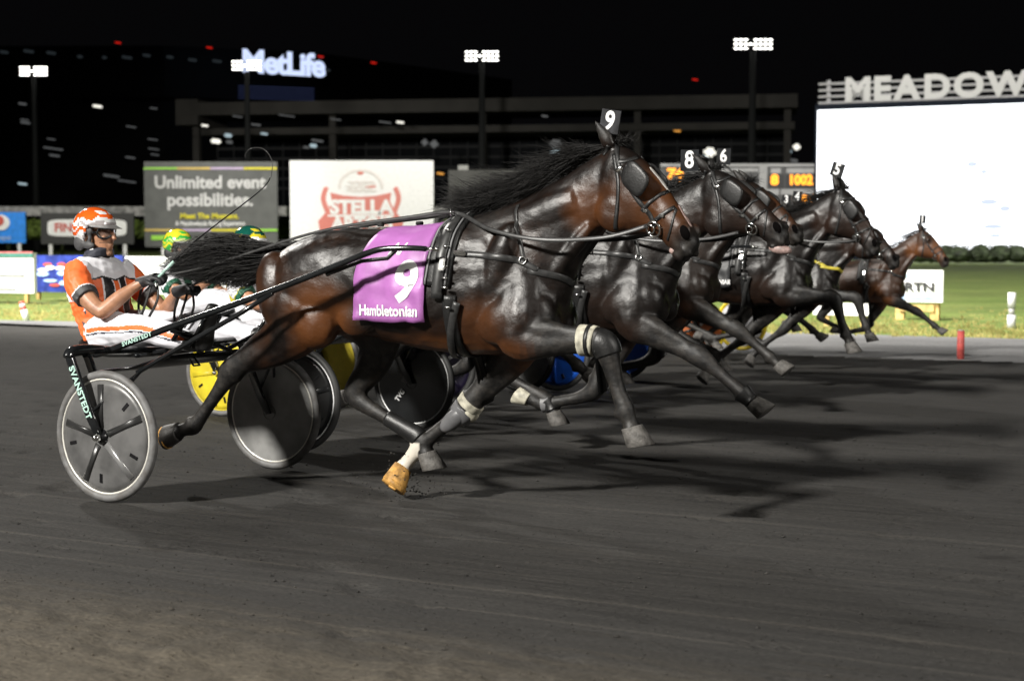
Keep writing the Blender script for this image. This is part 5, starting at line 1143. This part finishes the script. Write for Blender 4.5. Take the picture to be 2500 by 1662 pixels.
    vs = [[bm.verts.new(p) for p in r_] for r_ in g_]
    for i in range(16): bm.faces.new((vs[i][0], vs[i + 1][0], vs[i + 1][1], vs[i][1]))
    bmesh.ops.solidify(bm, geom=bm.faces[:], thickness=.012); obj('visor', bm, c.get('visor', M['white']), hm, True)
    gg = empty('goggles', parent=body); bm = bmesh.new()
    ring_ = [(.118, .000, .022), (.112, .035, .026), (.085, .066, .022), (.072, .074, .0), (.082, .068, -.026), (.104, .042, -.034), (.118, .018, -.022), (.124, 0, -.008)]
    for s in (-1, 1):
        tube(bm, catmull([hd(x, y * s, z) for x, y, z in ring_ + ring_[:1]], 4), .0075, 8, False)
        tube(bm, [hd(.074, .074 * s, 0), hd(.03, .086 * s, .004), hd(-.02, .092 * s, .01)], .009, 6)
    obj('frame', bm, M['black'], gg, True); bm = bmesh.new()
    for s in (-1, 1):
        vs = [bm.verts.new(hd(x - .003, y * s, z)) for x, y, z in ring_]; cvt = bm.verts.new(hd(.110, .040 * s, -.004))
        for i in range(len(vs)): bm.faces.new((vs[i], vs[(i + 1) % len(vs)], cvt))
    obj('lens', bm, M['lens'], gg, True)
    return body
m, nt, b = new_mat('goggle_lens'); b.inputs['Base Color'].default_value = (.30, .20, .16, 1); b.inputs['Roughness'].default_value = .08; b.inputs['Coat Weight'].default_value = .6; b.inputs['Alpha'].default_value = .55; M['lens'] = m
# ---------------------------------------------------------------- the field
def axle(px, py): return ground(px, py) + VX * HL
O9, O8, O7, O6, O5 = axle(263, 1225), axle(726, 1102), axle(541, 1015), axle(1075, 990), axle(1358, 954)
O1 = axle(1706, 872)
def nose_to(px, k, t, S=1.0):                      # sulky point for a horse whose nose is at px, k pixels per metre
    Y = F_PX / k; return V((px - 1250) / k, Y, 0) - UX * (t * S)
BAY = coat_mat('dark_bay_coat', (.0068, .0043, .0034), (.090, .031, .0085), (.0050, .0046, .0044), .34)
RED = coat_mat('red_bay_coat', (.030, .013, .006), (.12, .042, .011), (.007, .006, .0055), .42)
BLK = coat_mat('near_black_coat', (.0065, .005, .0044), (.024, .0115, .0068), (.005, .0047, .0047), .35)
BRN = coat_mat('brown_coat', (.0105, .0065, .0046), (.060, .023, .009), (.006, .0056, .005), .36)
M['purple'] = mat('purple_cloth', (.36, .125, .38), .46, vary=.10, scale=7, bump=.5, bscale=9); M['blackcloth'] = mat('black_cloth', (.030, .031, .033), .5, vary=.12, scale=8)
horses = {}
def H_(k, **s): horses[k] = build_horse(s)
H_('9', O=O9, pose='A', tilt=-R(3), coat=BAY, seed=1, num='9', plate=M['plategrey'], nsize=.116, ntilt=-.17, ndx=-.005, mane_n=3400, mane_l=.40, wild=1.0, tail_n=6000, sock=True, voxel=.011,
   label='dark bay horse nearest the camera, purple cloth with white 9', boots=[('fore', True, .365, .43, .011, M['boot']), ('fore', True, .39, .402, .015, M['leather']), ('fore', True, .43, .56, .007, M['leather']), ('fore', False, .40, .46, .010, M['boot']), ('fore', False, .47, .56, .012, M['bootgrey']), ('hind', False, .66, .86, .006, M['leather'])],
   shells=[('fore', False, .52, (.105, .040, .050), -38, (-.03, -.03, -.03), M['bootgrey']), ('fore', False, .50, (.060, .05, .07), -38, (.03, 0, .01), M['boot'])], lip=((3.045, -.012, 1.345), (.040, .030, .024)), hoofs={('hind', True): M['hoofdark'], ('fore', False): M['sole']}, sole=[('fore', False), ('hind', True)],
   cloth=(M['purple'], [('9', .285, 1.635, 1.20, .035, .95, .12), ('Hambletonian', .078, 1.535, 1.055, .03, .86, 0), ('A/', .085, 1.56, 1.375, .02, 1.1, .2)], M['white']),
   marks=[([(2.905, 1.772), (2.96, 1.715), (3.02, 1.64)], .034, 'blaze', M['white2']), ([(3.065, 1.565), (3.10, 1.50), (3.125, 1.46)], .024, 'snip', M['pink'])] if 'white2' in M else [])
H_('8', O=O8, pose='B', coat=BLK, seed=11, num='8', nsize=.135, ntilt=-.02, ndx=-.11, ndz=-.05, tilt=-R(12), dz=-.03, lip=((3.09, -.005, 1.30), (.075, .036, .032)), boots=[('fore', True, .82, .95, .010, M['leather']), ('fore', False, .72, .80, .008, M['edge']), ('hind', False, .84, .95, .010, M['leather'])], hoofs={('fore', False): M['boot']}, label='near black horse beside the bay leader, head plate 8, pale lower lip', brown=.7)
H_('7', O=O7, pose='B', coat=BLK, seed=21, num=None, dz=-.05, label='dark horse hidden behind the nearest horse, pulling the yellow wheels', mane_n=200, tail_n=200, voxel=.014)
H_('6', O=O6, pose='B', dx=-.17, coat=BRN, seed=31, num='6', nsize=.135, ntilt=-.04, ndx=-.17, ndz=.10, tilt=-R(9), dz=.02, label='dark brown horse just beyond the 8, head plate 6', mane_n=250, tail_n=200, voxel=.013)
H_('5', O=O5, pose='A', dx=-.17, coat=BLK, seed=41, num='5', nsize=.128, ntilt=-.30, ndx=-.02, ndz=.05, tilt=R(6), dz=.03, label='black horse with head plate 5 tilted forward and a black cloth', mane_n=300, tail_n=200, voxel=.013,
   cloth=(M['blackcloth'], [('HAMBLETONIAN', .058, 1.585, 1.05, .035, .86, 0)], M['white']))
H_('2', O=nose_to(2192, 233, 3.15, .92), pose='A', scale=.92, coat=BLK, seed=51, num=None, tilt=-R(5), dz=-.10, label='dark horse with a yellow breast collar beyond the black 5', collar=M['yellow'], mane_n=200, tail_n=150, voxel=.015)
H_('4', O=nose_to(2028, 214, 3.15, .88), pose='B', scale=.88, coat=BRN, seed=61, num='4', nsize=.135, ntilt=-.1, ndx=.0, dz=.21, label='brown horse mostly hidden behind the black 5, head plate 4', mane_n=200, tail_n=150, voxel=.015)
H_('3', O=nose_to(1998, 206, 3.15, .88), pose='A', scale=.88, coat=BRN, seed=71, num='3', nsize=.135, ntilt=-.05, ndx=.0, dz=.19, label='brown horse almost hidden beyond the 4, head plate 3', mane_n=200, tail_n=150, voxel=.015)
H_('1', O=nose_to(2318, 195, 3.15, .80), pose='B', scale=.80, coat=RED, seed=81, num='1', nsize=.135, ntilt=-.06, ndx=.02, ndz=.05, nasp=.8, dz=.09, label='bay horse leading on the inside, head plate 1, at the grass edge', mane_n=260, mane_l=.2, tail_n=150, voxel=.014, blinkers=False, brown=1.2, collar=M['leather'])

g9 = W('discgrey', 'spokedark', 'tyre', 'rim', -.85, bright=M['spokechrome'])
build_sulky(O9, 'black racing sulky with smoky grey wheel discs and white lettering, nearest the camera', g9, W('discpale', 'spokedark', 'tyre', 'rim', 2.5), 'SVANSTEDT')
bk = lambda: W('discblack', 'discblack', 'tyredark', 'white', .3)
s8 = build_sulky(O8, 'black racing sulky with glossy black discs behind the 8 horse', bk(), bk())
yl = lambda r: W('discyellow', 'discyellow', 'tyre', 'discyellow', r)
s7 = build_sulky(O7, 'racing sulky with bright yellow wheel discs', W('discyellow', 'discyellow', 'tyre', 'discyellow', 2.0, bright=M['white']), yl(.4))
nv = lambda: W('discnavy', 'discnavy', 'tyredark', 'tyredark', .5, bright=M['discwhite'])
build_sulky(O6, 'racing sulky with dark navy discs under the belly of the nearest horse', nv(), W('discgrey', 'discgrey', 'tyredark', 'tyredark', .2))
bl = lambda: W('discblue', 'discblue', 'tyredark', 'tyredark', .9)
build_sulky(O5, 'racing sulky with royal blue discs seen between the forelegs', bl(), bl())
build_sulky(O1, 'racing sulky with rust orange near disc and white yellow-rimmed far wheel', W('discorange', 'spokedark', 'yellowrim', 'yellowrim', .9, bright=M['white']), W('discwhite', 'yellowrim', 'yellowrim', 'yellowrim', .2))
# white letters near the hub of the far black wheel
far8 = [c for c in s8.children if c.name.startswith('wheel')][1]
letters('lettering', 'TVG', .055, M['white'], far8, (-.10, -.036, -.10), (.62, -.06, .78), (-.78, 0, .62), .03); bm = bmesh.new(); box(bm, (-.045, -.04, .02), (.075, .004, .05), 0, 0, R(25)); obj('sticker', bm, M['edge'], far8)

OR = mat('orange_silk', (.85, .155, .035), .55, vary=.06, scale=10, bump=.25, bscale=30); WH = mat('white_silk', (.74, .74, .78), .55, vary=.05, scale=10, bump=.2, bscale=30); BKc = mat('black_silk', (.012, .012, .014), .5, vary=.2); GRc = mat('charcoal_silk', (.05, .05, .052), .6)
TW = mat('white_trousers', (.74, .74, .79), .6, vary=.06, scale=8, bump=.2, bscale=18); TG = mat('green_silk', (.010, .085, .045), .5); DG = mat('dark_green_shell', (.006, .075, .055), .15, coat=.6); YE = mat('yellow_shell', (.65, .55, .03), .15, coat=.6); LG = mat('bright_green_shell', (.03, .42, .06), .15, coat=.6); LM = mat('lime_white_shell', (.50, .62, .20), .15, coat=.6)
ORs = mat('orange_shell', (.75, .11, .012), .12, coat=.7); WHs = mat('white_shell', (.74, .74, .74), .12, coat=.7); GYs = mat('silver_grey_shell', (.36, .33, .33), .2, coat=.6); NV = mat('navy_cloth', (.022, .024, .036), .7, bump=.3)
BEARD = mat('stubbled_skin', (.24, .125, .07), .6, vary=.3, scale=120, bump=.3)
d9 = build_driver(O9, 'driver in an orange and white jersey with an orange helmet, holding the lines', dict(main=OR, yoke=WH, stripe=BKc, cuff=GRc, edge=WH, trousers=TW, side=OR, side2=NV, neck=NV, helmet=[ORs, WHs, GYs, GYs], visor=M['white'], beard=BEARD, guard=GRc))
build_driver(O8, 'driver in white and green with a dark green and yellow helmet behind the black tail', dict(main=WH, yoke=WH, stripe=TG, cuff=TG, edge=YE, trousers=TW, side=TW, side2=TW, neck=TG, helmet=[DG, YE, WHs, WHs], visor=M['white'], letters=[('Y', -.79, 1.165, 0), ('G', -.70, 1.14, 0)], lettermat=M['white']), dx=-.21, dz=-.085)
build_driver(O7, 'driver in white and green with a lime and yellow helmet, left of the black tail', dict(main=WH, yoke=WH, stripe=TG, cuff=TG, edge=TG, trousers=TW, side=TW, side2=TW, neck=TG, helmet=[YE, LG, LM, LM], visor=M['white']), dx=-.31, dz=-.085)

# ---------------------------------------------------------------- lines and whip
def lines(O, label, hn, hf_, bit, side_sag=.02, slack=True):
    r = empty('reins', O, TR); tag(r, label, 'reins', 'driving lines')
    for s, h in ((-1, hn), (1, hf_)):
        P = catmull([h, (h[0] + .35, -.10 * -s * -1 if False else .09 * s, 1.27), (.95, .085 * s, 1.47), (1.55, .085 * s, 1.545), (1.83, .10 * s, 1.565), (2.10, .20 * s, 1.475), (2.40, .225 * s, 1.425), (2.72, .17 * s, 1.435), (bit[0], bit[1] * s, bit[2])], 6)
        bm = bmesh.new(); n = len(P); ribbon(bm, [Vector(p) for p in P], [V(0, s, .25)] * n, [.013 + .009 * min(1, i / (n * .55)) for i in range(n)], .005); obj('line', bm, M['strap'] if s < 0 else M['leather'], r, True)
        if slack:
            x, y, z = h
            bm = bmesh.new(); P = catmull([(x, y, z), (x - .02, y - .02, z - .10), (x - .06, y - .03, z - .21), (x - .10, y - .01, z - .23), (x - .115, y, z - .16), (x - .09, y + .005, z - .06), (x - .03, y, z - .01)], 5); ribbon(bm, [Vector(p) for p in P], [V(.2, -1, 0)] * len(P), .017, .005); obj('slack_loop', bm, M['leather'], r, True)
            bm = bmesh.new(); P = catmull([(x + .02, y, z), (x + .05, y - .02, z - .12), (x + .00, y - .03, z - .22), (x - .05, y - .03, z - .27)], 5); ribbon(bm, [Vector(p) for p in P], [V(.2, -1, 0)] * len(P), .017, .005); obj('slack_end', bm, M['leather'], r, True)
    return r
lines(O9, 'black driving lines from the orange driver to the nearest horse', (-.205, -.115, 1.215), (-.135, .115, 1.15), (2.94, .15, 1.49))
lines(O8, 'black driving lines to the 8 horse', (-.41, -.115, 1.12), (-.35, .115, 1.06), (2.92, .115, 1.475), slack=False)
lines(O5, 'black driving lines to the black 5 horse', (-.2, -.115, 1.20), (-.14, .115, 1.15), (2.70, .115, 1.48), slack=False)
w = empty('whip', O9, TR); tag(w, 'long thin driving whip in the hand of the orange driver, its lash curling over', 'whip')
P = catmull([(-.25, -.135, 1.13), (-.17, -.125, 1.20), (.093, -.10, 1.416), (.551, -.10, 1.689), (.643, -.10, 1.778)], 6); bm = bmesh.new(); tube(bm, P, [.0062 - .0042 * i / len(P) for i in range(len(P))], 8); obj('stock', bm, M['black'], w, True)
P = catmull([(.643, -.10, 1.778), (.652, -.10, 1.857), (.597, -.10, 1.926), (.511, -.10, 1.935), (.466, -.10, 1.905), (.468, -.10, 1.885)], 6); bm = bmesh.new(); tube(bm, P, .0016, 6); obj('lash', bm, M['strap'], w, True)
bm = bmesh.new(); tube(bm, [(-.20, -.13, 1.172), (-.05, -.115, 1.302)], .010, 8); obj('grip', bm, M['decal'], w, True)
